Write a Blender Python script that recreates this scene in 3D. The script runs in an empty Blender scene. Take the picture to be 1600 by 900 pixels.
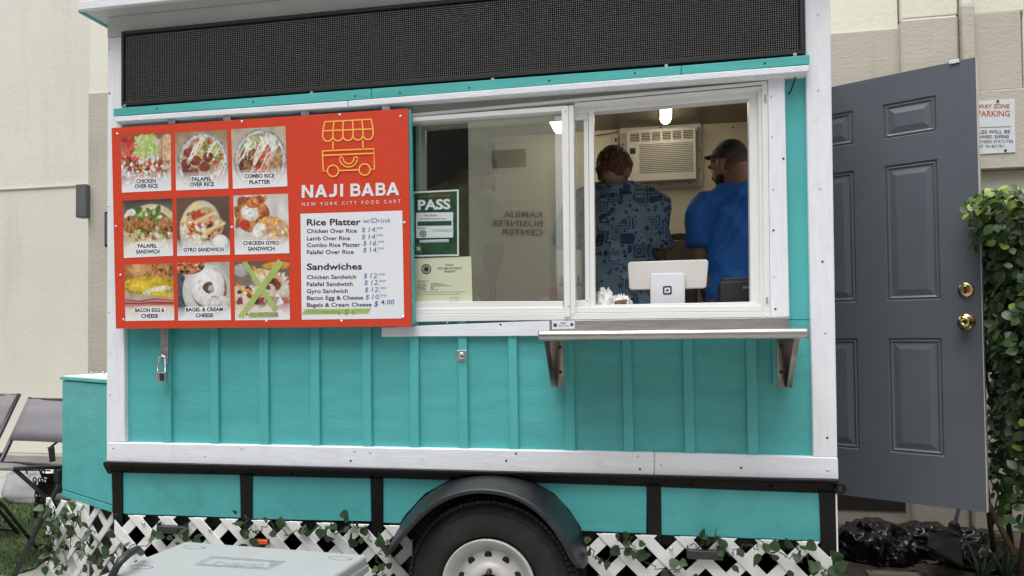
import bpy, bmesh, math, random
import numpy as np
from mathutils import Vector, Matrix, noise
random.seed(7); rng = np.random.default_rng(7)
SC = bpy.context.scene
COL = SC.collection
PI = math.pi
rad = math.radians
# ------------------------------------------------------------------ camera
F_PX, CX, CY = 1180.0, 800.0, 491.5
YAW, PITCH, ROLL = rad(10.98), rad(1.319), rad(-0.6204)
CAM = Vector((0, -3.05, 1.30))
_f = Vector((-math.sin(YAW)*math.cos(PITCH), math.cos(YAW)*math.cos(PITCH), math.sin(PITCH)))
_r0 = Vector((math.cos(YAW), math.sin(YAW), 0)); _u0 = _r0.cross(_f)
_r = _r0*math.cos(ROLL) + _u0*math.sin(ROLL); _u = -_r0*math.sin(ROLL) + _u0*math.cos(ROLL)
cam_d = bpy.data.cameras.new('camera'); cam = bpy.data.objects.new('camera', cam_d); COL.objects.link(cam)
cam.matrix_world = Matrix(((_r.x, _u.x, -_f.x, CAM.x), (_r.y, _u.y, -_f.y, CAM.y), (_r.z, _u.z, -_f.z, CAM.z), (0, 0, 0, 1)))
cam_d.sensor_width = 36; cam_d.lens = F_PX/1600*36; cam_d.shift_y = (CY-450)/1600
cam_d.clip_start = 0.05; cam_d.clip_end = 500
SC.camera = cam
SC.render.resolution_x, SC.render.resolution_y = 1024, 576
# ------------------------------------------------------------------ world, sun, exposure
SUN_EL, SUN_AZ = rad(70), rad(196)      # azimuth clockwise from +Y
W = bpy.data.worlds.new('World'); SC.world = W; W.use_nodes = True
nt = W.node_tree; nt.nodes.clear()
wo = nt.nodes.new('ShaderNodeOutputWorld'); bg = nt.nodes.new('ShaderNodeBackground'); sk = nt.nodes.new('ShaderNodeTexSky')
sk.sky_type = 'NISHITA'; sk.sun_disc = False; sk.sun_elevation = SUN_EL; sk.sun_rotation = SUN_AZ
sk.air_density = 1.0; sk.dust_density = 4.0; sk.ozone_density = 1.0
hs = nt.nodes.new('ShaderNodeHueSaturation'); hs.inputs['Saturation'].default_value = 0.35
nt.links.new(sk.outputs[0], hs.inputs['Color']); nt.links.new(hs.outputs[0], bg.inputs[0]); bg.inputs[1].default_value = 0.08
nt.links.new(bg.outputs[0], wo.inputs[0])
sd = bpy.data.lights.new('sun', 'SUN'); sun = bpy.data.objects.new('sun', sd); COL.objects.link(sun)
sd.energy = 1.5; sd.angle = rad(50); sd.color = (1.0, 0.97, 0.93)
sdir = Vector((math.sin(SUN_AZ)*math.cos(SUN_EL), math.cos(SUN_AZ)*math.cos(SUN_EL), math.sin(SUN_EL)))
sun.rotation_euler = sdir.to_track_quat('Z', 'Y').to_euler()
SC.view_settings.view_transform = 'Standard'; SC.view_settings.look = 'None'
SC.view_settings.exposure = 1.0; SC.view_settings.gamma = 1
SC.cycles.max_bounces = 8; SC.cycles.transparent_max_bounces = 16

def ray(px, py): return _r*((px-CX)/F_PX) - _u*((py-CY)/F_PX) + _f
def at(px, py, y=0.0):
    d = ray(px, py); return CAM + d*((y-CAM.y)/d.y)
def atz(px, py, z=0.0):
    d = ray(px, py); return CAM + d*((z-CAM.z)/d.z)
def plane_at(px, py, o, n):
    d = ray(px, py); return CAM + d*((o-CAM).dot(n)/d.dot(n))
# ------------------------------------------------------------------ materials
def mat(name, col, rough=0.5, metal=0.0, var=0.0, vscale=4.0, bump=0.0, bscale=60.0, stretch=(1, 1, 1), knots=0.0,
        spec=0.5, dirt=0.0, dirtcol=(0.03, 0.025, 0.02), coat=0.0, dscale=3.0, trans=0.0, lowbump=0.0, dstretch=None):
    m = bpy.data.materials.new(name); m.use_nodes = True
    N, L = m.node_tree.nodes, m.node_tree.links
    b = N['Principled BSDF']; b.inputs['Roughness'].default_value = rough; b.inputs['Metallic'].default_value = metal
    b.inputs['Specular IOR Level'].default_value = spec; b.inputs['Coat Weight'].default_value = coat
    b.inputs['Base Color'].default_value = (*col, 1)
    if trans: b.inputs['Subsurface Weight'].default_value = trans; b.inputs['Subsurface Radius'].default_value = (.01, .01, .01)
    tc = N.new('ShaderNodeTexCoord'); mp = N.new('ShaderNodeMapping'); mp.inputs['Scale'].default_value = stretch
    L.new(tc.outputs['Object'], mp.inputs[0]); cur = None
    if var:
        n = N.new('ShaderNodeTexNoise'); n.inputs['Scale'].default_value = vscale; n.inputs['Detail'].default_value = 6
        L.new(mp.outputs[0], n.inputs['Vector'])
        r = N.new('ShaderNodeMapRange'); r.inputs[1].default_value = 0.3; r.inputs[2].default_value = 0.7
        L.new(n.outputs[0], r.inputs[0])
        mx = N.new('ShaderNodeMix'); mx.data_type = 'RGBA'; L.new(r.outputs[0], mx.inputs[0])
        mx.inputs[6].default_value = (*[c*(1-var) for c in col], 1); mx.inputs[7].default_value = (*[min(1, c*(1+var)) for c in col], 1)
        cur = mx.outputs[2]
    if dirt:
        n = N.new('ShaderNodeTexNoise'); n.inputs['Scale'].default_value = dscale; n.inputs['Detail'].default_value = 8; n.inputs['Roughness'].default_value = 0.7
        m2 = N.new('ShaderNodeMapping'); m2.inputs['Scale'].default_value = dstretch or (1, 1, 1); L.new(tc.outputs['Object'], m2.inputs[0]); L.new(m2.outputs[0], n.inputs['Vector'])
        r = N.new('ShaderNodeMapRange'); r.inputs[1].default_value = 0.52; r.inputs[2].default_value = 0.75; r.inputs[4].default_value = dirt
        L.new(n.outputs[0], r.inputs[0])
        mx = N.new('ShaderNodeMix'); mx.data_type = 'RGBA'; L.new(r.outputs[0], mx.inputs[0])
        if cur: L.new(cur, mx.inputs[6])
        else: mx.inputs[6].default_value = (*col, 1)
        mx.inputs[7].default_value = (*dirtcol, 1); cur = mx.outputs[2]
    hcur = None
    if bump:
        n = N.new('ShaderNodeTexNoise'); n.inputs['Scale'].default_value = bscale; n.inputs['Detail'].default_value = 5
        L.new(mp.outputs[0], n.inputs['Vector']); hcur = n.outputs[0]
    if knots:
        v = N.new('ShaderNodeTexVoronoi'); v.voronoi_dimensions = '2D'; v.inputs['Scale'].default_value = 4.2
        sp = N.new('ShaderNodeSeparateXYZ'); cb = N.new('ShaderNodeCombineXYZ'); L.new(tc.outputs['Object'], sp.inputs[0]); L.new(sp.outputs[0], cb.inputs[0]); L.new(sp.outputs[2], cb.inputs[1]); L.new(cb.outputs[0], v.inputs['Vector'])
        wn = N.new('ShaderNodeTexNoise'); wn.inputs['Scale'].default_value = 40; L.new(tc.outputs['Object'], wn.inputs['Vector'])
        ad = N.new('ShaderNodeMath'); ad.operation = 'MULTIPLY_ADD'; L.new(wn.outputs[0], ad.inputs[0]); ad.inputs[1].default_value = .04; L.new(v.outputs['Distance'], ad.inputs[2])
        cr = N.new('ShaderNodeValToRGB'); e = cr.color_ramp.elements
        e[0].position = 0.045; e[0].color = (0, 0, 0, 1); e[1].position = .053; e[1].color = (1, 1, 1, 1)
        k = e.new(.062); k.color = (0, 0, 0, 1); k = e.new(.074); k.color = (.35, .35, .35, 1); k = e.new(.084); k.color = (0, 0, 0, 1)
        if cur:
            dk = N.new('ShaderNodeMix'); dk.data_type = 'RGBA'; mm = N.new('ShaderNodeMath'); mm.operation = 'MULTIPLY'; mm.inputs[1].default_value = .35; L.new(cr.outputs[0], mm.inputs[0]); L.new(mm.outputs[0], dk.inputs[0])
            L.new(cur, dk.inputs[6]); dk.inputs[7].default_value = (*[c*.45 for c in col], 1); cur = dk.outputs[2]
        L.new(ad.outputs[0], cr.inputs[0])
        ma = N.new('ShaderNodeMath'); ma.operation = 'MULTIPLY_ADD'; L.new(cr.outputs[0], ma.inputs[0]); ma.inputs[1].default_value = knots
        if hcur: L.new(hcur, ma.inputs[2])
        hcur = ma.outputs[0]
    if lowbump:
        n = N.new('ShaderNodeTexNoise'); n.inputs['Scale'].default_value = 3.5; n.inputs['Detail'].default_value = 2
        L.new(tc.outputs['Object'], n.inputs['Vector'])
        ma = N.new('ShaderNodeMath'); ma.operation = 'MULTIPLY_ADD'; L.new(n.outputs[0], ma.inputs[0]); ma.inputs[1].default_value = lowbump
        if hcur: L.new(hcur, ma.inputs[2])
        hcur = ma.outputs[0]
    if hcur:
        bp = N.new('ShaderNodeBump'); bp.inputs['Strength'].default_value = bump or 0.3; bp.inputs['Distance'].default_value = 0.01
        L.new(hcur, bp.inputs['Height']); L.new(bp.outputs[0], b.inputs['Normal'])
    if cur: L.new(cur, b.inputs['Base Color'])
    return m
M = {}
TEAL = (0.078, 0.41, 0.415)
M['teal_h'] = mat('teal painted wood', TEAL, .4, var=.09, vscale=3, bump=.13, bscale=12, stretch=(1, 4, 6), dirt=.25, dirtcol=(.04, .2, .2), dscale=3, knots=5, lowbump=2.5)
M['teal_v'] = mat('teal painted board', [c*1.06 for c in TEAL], .4, var=.05, vscale=2, bump=.09, bscale=12, stretch=(6, 6, 1), knots=3, lowbump=2)
M['teal_dirty'] = mat('road-splashed teal paint', TEAL, .45, var=.06, vscale=2, bump=.12, bscale=14, stretch=(1, 3, 4), knots=5, lowbump=2.5, dirt=.45, dirtcol=(.035, .09, .085), dscale=2.6)
M['teal_new'] = mat('fresh teal trim paint', (0.075, .42, .40), .45, var=.12, vscale=2.5, bump=.15, bscale=16, stretch=(1, 6, 10), knots=.4)
M['white_h'] = mat('white painted wood', (.77, .805, .86), .55, var=.05, vscale=8, bump=.10, bscale=16, stretch=(1, 5, 9), knots=5, lowbump=1.5, dirt=.22, dirtcol=(.4, .39, .36), dscale=5)
M['white_v'] = mat('white painted post wood', (.77, .805, .86), .55, var=.05, vscale=8, bump=.15, bscale=18, stretch=(8, 5, 1), knots=.8, lowbump=1)
M['white_tex'] = mat('white textured trim', (.77, .805, .86), .6, var=.04, vscale=10, bump=.5, bscale=140)
M['soffit'] = mat('grey white soffit', (.55, .57, .58), .6, var=.06, vscale=3, bump=.2, bscale=30)
M['vinyl'] = mat('white vinyl', (.78, .79, .79), .32, var=.02, dirt=.12, dirtcol=(.4, .38, .34), dscale=8)
M['black'] = mat('black painted steel', (.004, .004, .0045), .5, var=.2, bump=.15, bscale=40, spec=.3)
M['rubber'] = mat('tyre rubber', (.012, .012, .012), .75, var=.3, vscale=12, bump=.25, bscale=120, dirt=.35, dirtcol=(.055, .05, .045), dscale=6)
M['plastic_black'] = mat('black plastic', (.028, .03, .033), .42, var=.12, vscale=9, bump=.08, bscale=200)
M['fender'] = mat('moulded fender plastic', (.013, .0145, .017), .42, var=.1, vscale=6, bump=.12, bscale=220, dirt=.25, dirtcol=(.08, .075, .07), dscale=7)
M['rim'] = mat('white wheel paint', (.52, .52, .5), .32, var=.04, dirt=.4, dirtcol=(.3, .26, .22), dscale=16)
M['rust'] = mat('rusty steel', (.075, .045, .032), .75, metal=.3, var=.4, vscale=20, bump=.5, bscale=60)
M['rust_dark'] = mat('dark rusted chain', (.03, .016, .012), .8, var=.4, vscale=30)
M['stainless'] = mat('brushed stainless', (.5, .49, .48), .3, metal=1, var=.1, vscale=10, stretch=(1, 10, 10), bump=.06, bscale=60)
M['stainless_v'] = mat('brushed stainless bracket', (.42, .39, .37), .2, metal=1, var=.45, vscale=12, bump=.35, bscale=9, stretch=(1, 1, .5))  # tone variation stands in for dark streaks reflected in the steel
M['zinc'] = mat('galvanised steel', (.55, .56, .57), .38, metal=1, var=.15, vscale=30)
M['chrome'] = mat('chrome', (.75, .75, .75), .12, metal=1)
M['alu'] = mat('aluminium rail', (.5, .51, .5), .4, metal=.8, var=.1)
M['track'] = mat('grey painted track', (.33, .33, .31), .5, var=.1, vscale=8)
M['brass'] = mat('polished brass', (.75, .56, .28), .16, metal=1)
M['door'] = mat('slate grey door paint', (.108, .124, .150), .40, var=.06, vscale=4, bump=.06, bscale=90, lowbump=1.2, dirt=.22, dirtcol=(.13, .13, .13), dscale=5)
M['edge_white'] = mat('white door edge', (.6, .6, .58), .5, dirt=.5, dirtcol=(.25, .24, .22), dscale=10)
M['led_black'] = mat('sign cabinet black', (.012, .012, .014), .5)
M['led_face'] = mat('sign face black', (.006, .006, .007), .7)
M['led_dot'] = mat('clear diode lens', (.75, .75, .72), .3)
M['red'] = mat('red printed panel', (.62, .058, .024), .42, var=.02, vscale=2, spec=.35)
M['yellow'] = mat('yellow ink', (.95, .45, .08), .5)
M['paper_white'] = mat('white print', (.74, .77, .82), .5)
M['ink'] = mat('black ink', (.012, .014, .018), .5)
M['ink_blue'] = mat('blue marker ink', (.09, .13, .33), .5)
M['ink_blue2'] = mat('fresh blue marker ink', (.02, .1, .34), .5)
M['tape'] = mat('pale green tape', (.42, .56, .16), .5, var=.12, vscale=20)
M['tape_text'] = mat('dulled print under tape', (.2, .27, .09), .5)
M['sw'] = mat('steel screw head', (.62, .62, .6), .35, metal=.7)
M['green_card'] = mat('dark green card', (.02, .075, .035), .4, var=.45, vscale=22)
M['cream_paper'] = mat('cream paper', (.57, .6, .44), .6, var=.02)
M['cream'] = mat('cream stucco', (.78, .765, .65), .85, var=.04, vscale=1.2, bump=.28, bscale=30, dstretch=(2, 2, .35), dirt=.2, dirtcol=(.4, .37, .3), dscale=1.2)
M['cream_smooth'] = mat('cream painted wall', (.72, .715, .635), .8, var=.04, vscale=.8, bump=.25, bscale=22, dstretch=(2.5, 2.5, .3), dirt=.3, dirtcol=(.42, .39, .32), dscale=.9)
M['tan'] = mat('tan stucco', (.52, .485, .415), .85, var=.07, vscale=1.5, bump=.3, bscale=28, stretch=(1, 1, 2), dstretch=(3, 3, .4), dirt=.22, dirtcol=(.2, .18, .15), dscale=1.5)
M['concrete'] = mat('concrete', (.33, .32, .3), .9, var=.15, vscale=2.5, bump=.4, bscale=60, dirt=.4, dirtcol=(.18, .17, .15), dscale=2)
M['dirt'] = mat('bare soil', (.09, .07, .052), .95, var=.4, vscale=18, bump=1, bscale=30)
M['turf'] = mat('turf backing', (.04, .065, .022), .95, var=.3)
M['blade'] = mat('green turf blade', (.09, .15, .045), .7, var=.35, vscale=3)
M['lattice'] = mat('white vinyl lattice', (.76, .77, .77), .4, var=.03, dirt=.25, dirtcol=(.35, .32, .27), dscale=6, bump=.25, bscale=30, stretch=(1, 1, 1))
M['leaf_ivy'] = mat('ivy leaf green', (.022, .055, .017), .5, var=.4, vscale=25, trans=.0)
M['leaf_ivy2'] = mat('pale ivy leaf', (.045, .085, .032), .5, var=.4, vscale=30)
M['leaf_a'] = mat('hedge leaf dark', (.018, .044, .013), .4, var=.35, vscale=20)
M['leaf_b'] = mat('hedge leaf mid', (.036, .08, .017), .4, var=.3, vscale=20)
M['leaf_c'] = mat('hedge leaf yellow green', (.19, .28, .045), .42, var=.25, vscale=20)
M['bark'] = mat('grey brown bark', (.07, .05, .04), .85, var=.3, bump=.5, bscale=50)
M['cooler'] = mat('grey blue cooler lid', (.37, .395, .405), .42, var=.03, bump=.1, bscale=260, dirt=.12, dirtcol=(.25, .26, .25), dscale=5)
M['cooler_w'] = mat('cooler white body', (.6, .63, .64), .45, var=.03)
M['emboss'] = mat('cooler embossed line', (.3, .34, .36), .5)
M['bag'] = mat('black polythene', (.004, .004, .005), .30, bump=.4, bscale=9, spec=.6)
M['silver'] = mat('silver insulated fabric', (.48, .48, .5), .45, metal=.1, var=.1, bump=.4, bscale=12)
M['chairframe'] = mat('black chair tube', (.03, .03, .032), .35, var=.1)
M['sling'] = mat('sling fabric worn', (.2, .195, .215), .7, var=.14, vscale=3, stretch=(.4, 1, 9), dirt=.3, dirtcol=(.3, .2, .15), dscale=4, bump=.2, bscale=200)
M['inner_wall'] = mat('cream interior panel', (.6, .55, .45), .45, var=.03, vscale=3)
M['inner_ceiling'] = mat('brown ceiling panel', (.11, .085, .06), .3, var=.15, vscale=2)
M['inner_floor'] = mat('interior floor', (.1, .1, .1), .6)
M['counter'] = mat('steel counter', (.35, .35, .34), .35, metal=.9)
M['ac'] = mat('air conditioner plastic', (.55, .52, .48), .45, var=.02)
M['ac_dark'] = mat('dark louvre gap', (.03, .025, .022), .6)
M['skin'] = mat('tanned skin', (.30, .15, .095), .5, var=.12, vscale=14, bump=.05, bscale=120, trans=.08)
M['skin_l'] = mat('lighter tanned skin', (.36, .19, .13), .5, var=.12, vscale=14, bump=.05, bscale=120, trans=.08)
M['hair_dark'] = mat('short black hair', (.012, .010, .009), .6, var=.4, vscale=60, bump=.9, bscale=240)
M['hair_fade'] = mat('shaved hair stubble', (.024, .015, .012), .6, var=.35, vscale=120, bump=.4, bscale=300)
M['hair_brown'] = mat('reddish brown hair', (.085, .034, .017), .5, var=.5, vscale=50, bump=1, bscale=120, stretch=(1, 1, .5))
M['shirt_blue'] = mat('royal blue cotton', (.02, .15, .52), .8, var=.05, bump=.12, bscale=300)
M['shirt_lime'] = mat('pale lime cotton', (.6, .62, .3), .8, var=.06, bump=.1, bscale=300)
M['trousers'] = mat('dark trousers', (.02, .022, .03), .85, var=.1)
M['pos'] = mat('warm white plastic', (.72, .69, .67), .3)
M['pos_stand'] = mat('white plastic stand', (.76, .79, .84), .3)
M['printer'] = mat('charcoal plastic', (.02, .021, .024), .5, bump=.1, bscale=300)
M['grey_text'] = mat('grey lettering', (.3, .3, .32), .4)
M['towel'] = mat('white paper towel', (.66, .66, .6), .85, bump=.6, bscale=30)
M['plasticbag'] = mat('white plastic bag', (.75, .75, .74), .35, bump=.7, bscale=35, spec=.6)
M['pink'] = mat('faded pink cloth', (.34, .07, .12), .85, var=.15, vscale=15, bump=.2, bscale=100)
M['orange'] = mat('orange marker lens', (.8, .12, .02), .3)
M['sign_white'] = mat('white enamel sign', (.7, .73, .77), .4, dirt=.15, dirtcol=(.4, .4, .38), dscale=12)
M['sign_red'] = mat('faded red lettering', (.5, .13, .05), .6)
M['sign_black'] = mat('faded black lettering', (.04, .045, .06), .6)
M['lampgrey'] = mat('grey lamp housing', (.12, .125, .13), .5)
M['rakeblue'] = mat('dark blue handle', (.02, .04, .09), .4)
M['aloe'] = mat('aloe leaf', (.07, .12, .07), .5, var=.2)
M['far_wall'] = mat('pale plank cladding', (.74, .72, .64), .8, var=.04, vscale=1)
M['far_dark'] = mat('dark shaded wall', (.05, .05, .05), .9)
M['blue_label'] = mat('navy print', (.03, .06, .2), .5)
def emis(name, col, s):
    m = bpy.data.materials.new(name); m.use_nodes = True
    b = m.node_tree.nodes['Principled BSDF']; b.inputs['Base Color'].default_value = (*col, 1)
    b.inputs['Emission Color'].default_value = (*col, 1); b.inputs['Emission Strength'].default_value = s
    return m
M['lamp'] = emis('lit lamp diffuser', (1, .9, .66), 6.5)
def glass_mat(name, tint, mirror):
    m = bpy.data.materials.new(name); m.use_nodes = True; N, L = m.node_tree.nodes, m.node_tree.links
    for n in list(N): N.remove(n)
    o = N.new('ShaderNodeOutputMaterial'); mx = N.new('ShaderNodeMixShader'); t = N.new('ShaderNodeBsdfTransparent'); g = N.new('ShaderNodeBsdfGlossy')
    t.inputs[0].default_value = (*tint, 1); g.inputs['Roughness'].default_value = 0.0; g.inputs['Color'].default_value = (1, 1, 1, 1)
    lw_ = N.new('ShaderNodeLayerWeight'); lw_.inputs[0].default_value = .25; fr = N.new('ShaderNodeMath'); fr.operation = 'ADD'; fr.inputs[1].default_value = mirror; pw = N.new('ShaderNodeMath'); pw.operation = 'POWER'; pw.inputs[1].default_value = 3; L.new(lw_.outputs['Facing'], pw.inputs[0]); L.new(pw.outputs[0], fr.inputs[0])
    L.new(fr.outputs[0], mx.inputs[0]); L.new(t.outputs[0], mx.inputs[1]); L.new(g.outputs[0], mx.inputs[2]); L.new(mx.outputs[0], o.inputs[0])
    return m
M['glass'] = glass_mat('window glass', (.86, .88, .83), .23)
M['glass2'] = glass_mat('inner glass', (.96, .97, .96), .02)
M['sleeve'] = glass_mat('clear sleeve', (.93, .95, .94), .04)
for k_ in ('tape',): M[k_].node_tree.nodes['Principled BSDF'].inputs['Alpha'].default_value = .8
def shirt_print():
    m = mat('blue print cotton', (.03, .045, .09), .85, bump=.1, bscale=200); N, L = m.node_tree.nodes, m.node_tree.links
    b = N['Principled BSDF']; tc = N.new('ShaderNodeTexCoord')
    sx = N.new('ShaderNodeSeparateXYZ'); L.new(tc.outputs['Object'], sx.inputs[0])
    def math_(op, a, b_=None, c=None):
        n = N.new('ShaderNodeMath'); n.operation = op
        for i, v in enumerate((a, b_, c)):
            if v is None: continue
            if isinstance(v, (int, float)): n.inputs[i].default_value = v
            else: L.new(v, n.inputs[i])
        return n.outputs[0]
    v = N.new('ShaderNodeTexVoronoi'); v.distance = 'CHEBYCHEV'; v.inputs['Scale'].default_value = 16; v.inputs['Randomness'].default_value = .85
    cmb = N.new('ShaderNodeCombineXYZ'); L.new(sx.outputs[0], cmb.inputs[0]); L.new(sx.outputs[2], cmb.inputs[1]); L.new(math_('MULTIPLY', sx.outputs[1], .0), cmb.inputs[2])
    L.new(cmb.outputs[0], v.inputs['Vector'])
    dn_ = N.new('ShaderNodeTexNoise'); dn_.inputs['Scale'].default_value = 14; L.new(cmb.outputs[0], dn_.inputs['Vector']); vm_ = N.new('ShaderNodeVectorMath'); vm_.operation = 'MULTIPLY_ADD'; vm_.inputs[1].default_value = (.035, .035, .035); L.new(dn_.outputs['Color'], vm_.inputs[0]); L.new(cmb.outputs[0], vm_.inputs[2]); L.new(vm_.outputs[0], v.inputs['Vector'])
    d = v.outputs['Distance']
    rings = math_('GREATER_THAN', math_('SINE', math_('MULTIPLY', d, 30)), .35)
    wv = N.new('ShaderNodeTexVoronoi'); wv.distance = 'MANHATTAN'; wv.inputs['Scale'].default_value = 34; wv.inputs['Randomness'].default_value = 1
    L.new(cmb.outputs[0], wv.inputs['Vector']); small = math_('GREATER_THAN', wv.outputs['Distance'], .5)
    sep = N.new('ShaderNodeSeparateColor'); L.new(v.outputs['Color'], sep.inputs[0])
    which = math_('GREATER_THAN', sep.outputs[0], .5)
    mx = N.new('ShaderNodeMix'); L.new(which, mx.inputs[0]); L.new(rings, mx.inputs[2]); L.new(small, mx.inputs[3])
    base = N.new('ShaderNodeMix'); base.data_type = 'RGBA'; L.new(sep.outputs[1], base.inputs[0])
    base.inputs[6].default_value = (.010, .02, .065, 1); base.inputs[7].default_value = (.075, .13, .2, 1)
    fin = N.new('ShaderNodeMix'); fin.data_type = 'RGBA'; L.new(math_('MULTIPLY', mx.outputs[0], .75), fin.inputs[0]); L.new(base.outputs[2], fin.inputs[6])
    fin.inputs[7].default_value = (.2, .29, .37, 1)
    L.new(fin.outputs[2], b.inputs['Base Color']); return m
M['shirt_print'] = shirt_print()
def siding_far():
    m = M['far_wall']; N, L = m.node_tree.nodes, m.node_tree.links
    return m
def vcol_mat(name):
    m = bpy.data.materials.new(name); m.use_nodes = True; N, L = m.node_tree.nodes, m.node_tree.links
    a = N.new('ShaderNodeAttribute'); a.attribute_name = 'ink'; L.new(a.outputs['Color'], N['Principled BSDF'].inputs['Base Color'])
    N['Principled BSDF'].inputs['Roughness'].default_value = .45
    return m
M['print'] = vcol_mat('printed photo ink')
# ------------------------------------------------------------------ mesh helpers
OFF = {}
class MB:
    def __init__(s): s.v = []; s.f = []; s.sm = []
    def add(s, vs, fs, smooth=False):
        n = len(s.v); s.v += [tuple(p) for p in vs]; s.f += [tuple(i+n for i in f) for f in fs]; s.sm += [smooth]*len(fs); return s
    def box(s, x0, x1, y0, y1, z0, z1):
        return s.add([(x0,y0,z0),(x1,y0,z0),(x1,y1,z0),(x0,y1,z0),(x0,y0,z1),(x1,y0,z1),(x1,y1,z1),(x0,y1,z1)],
              [(0,3,2,1),(4,5,6,7),(0,1,5,4),(1,2,6,5),(2,3,7,6),(3,0,4,7)])
    def prism(s, pts, y0, y1):      # pts: list of (x,z) polygon, anticlockwise seen from -Y
        n = len(pts); a = [(x, y0, z) for x, z in pts] + [(x, y1, z) for x, z in pts]
        f = [tuple(range(n)), tuple(range(2*n-1, n-1, -1))] + [(i, i+n, (i+1) % n+n, (i+1) % n) for i in range(n)]
        return s.add(a, f)
    def slab(s, pts, vec):          # polygon of 3-D points extruded by a vector
        n = len(pts); vec = Vector(vec); a = [Vector(p) for p in pts]; a += [p+vec for p in a]
        f = [tuple(range(n)), tuple(range(2*n-1, n-1, -1))] + [(i, i+n, (i+1) % n+n, (i+1) % n) for i in range(n)]
        return s.add(a, f)
    def q(s, px, y0, y1):           # four image points TL TR BR BL on the plane y0, a slab back to y1
        P = [at(x, y, y0) for x, y in px]; return s.prism([(p.x, p.z) for p in P][::-1], y0, y1)
    def tube(s, path, r, n=8, caps=True):
        path = [Vector(p) for p in path]; k = len(path); rs = r if isinstance(r, (list, tuple)) else [r]*k; vs = []
        t0 = (path[1]-path[0]).normalized(); ref = Vector((0, 0, 1)) if abs(t0.z) < .9 else Vector((1, 0, 0))
        for i, p in enumerate(path):
            t = (path[min(i+1, k-1)]-path[max(i-1, 0)]); t = t.normalized() if t.length > 1e-9 else t0
            a = t.cross(ref); a = a.normalized() if a.length > 1e-6 else Vector((1, 0, 0)); b = t.cross(a); ref = -b if False else ref
            for j in range(n):
                w = 2*PI*j/n; vs.append(p + (a*math.cos(w)+b*math.sin(w))*rs[i])
        fs = [(i*n+j, i*n+(j+1) % n, (i+1)*n+(j+1) % n, (i+1)*n+j) for i in range(k-1) for j in range(n)]
        if caps: fs += [tuple(range(n))[::-1], tuple((k-1)*n+j for j in range(n))]
        return s.add(vs, fs, True)
    def lathe(s, prof, o, axis='y', n=32, closed=False):   # prof (r, t): t along the axis
        vs = []
        for r, t in prof:
            for j in range(n):
                w = 2*PI*j/n; c, d = r*math.cos(w), r*math.sin(w)
                vs.append({'y': (o[0]+c, o[1]+t, o[2]+d), 'z': (o[0]+c, o[1]+d, o[2]+t), 'x': (o[0]+t, o[1]+c, o[2]+d)}[axis])
        k = len(prof); fs = [(i*n+j, i*n+(j+1) % n, (i+1)*n+(j+1) % n, (i+1)*n+j) for i in range(k-1) for j in range(n)]
        if closed: fs += [((k-1)*n+j, (k-1)*n+(j+1) % n, (j+1) % n, j) for j in range(n)]
        else: fs += [tuple(range(n))[::-1], tuple((k-1)*n+j for j in range(n))]
        return s.add(vs, fs, True)
    def ball(s, c, r, n=12, m=8):
        c = Vector(c); r = r if isinstance(r, (tuple, list)) else (r, r, r); vs = [c+Vector((0, 0, -r[2]))]
        for i in range(1, m):
            ph = -PI/2+PI*i/m
            for j in range(n):
                w = 2*PI*j/n; vs.append(c+Vector((r[0]*math.cos(ph)*math.cos(w), r[1]*math.cos(ph)*math.sin(w), r[2]*math.sin(ph))))
        vs.append(c+Vector((0, 0, r[2]))); L_ = len(vs)-1
        fs = [(0, 1+(j+1) % n, 1+j) for j in range(n)] + [(1+i*n+j, 1+i*n+(j+1) % n, 1+(i+1)*n+(j+1) % n, 1+(i+1)*n+j) for i in range(m-2) for j in range(n)]
        fs += [(1+(m-2)*n+j, 1+(m-2)*n+(j+1) % n, L_) for j in range(n)]
        return s.add(vs, fs, True)
    def mesh(s, name, off=(0, 0, 0)):
        me = bpy.data.meshes.new(name); o = Vector(off)
        me.from_pydata([Vector(p)-o for p in s.v], [], s.f); me.polygons.foreach_set('use_smooth', s.sm); me.update(); return me
    def build(s, name, m, parent=None, bevel=0, seg=1, fix=True):
        off = OFF.get(parent, Vector((0, 0, 0))) if parent else Vector((0, 0, 0))
        me = s.mesh(name, off); o = bpy.data.objects.new(name, me); COL.objects.link(o)
        if fix:
            b = bmesh.new(); b.from_mesh(me); bmesh.ops.recalc_face_normals(b, faces=b.faces); b.to_mesh(me); b.free()
        if m: me.materials.append(m)
        if parent: o.parent = parent
        OFF[o] = off
        if bevel:
            md = o.modifiers.new('bevel', 'BEVEL'); md.width = bevel; md.segments = seg; md.limit_method = 'ANGLE'; md.angle_limit = rad(40)
        return o
def tag(o, label, cat, group=None, kind=None):
    if label: o['label'] = label
    if cat: o['category'] = cat
    if group: o['group'] = group
    if kind: o['kind'] = kind
    return o
def thing(name, loc, label, cat, group=None):
    o = bpy.data.objects.new(name, None); COL.objects.link(o); o.location = loc; o.empty_display_size = .1; OFF[o] = Vector(loc)
    return tag(o, label, cat, group)
def Q(name, px, y0, y1, m, parent, bevel=.002): return MB().q(px, y0, y1).build(name, m, parent, bevel)
def B(name, a, m, parent, bevel=.002): return MB().box(*a).build(name, m, parent, bevel)
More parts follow.
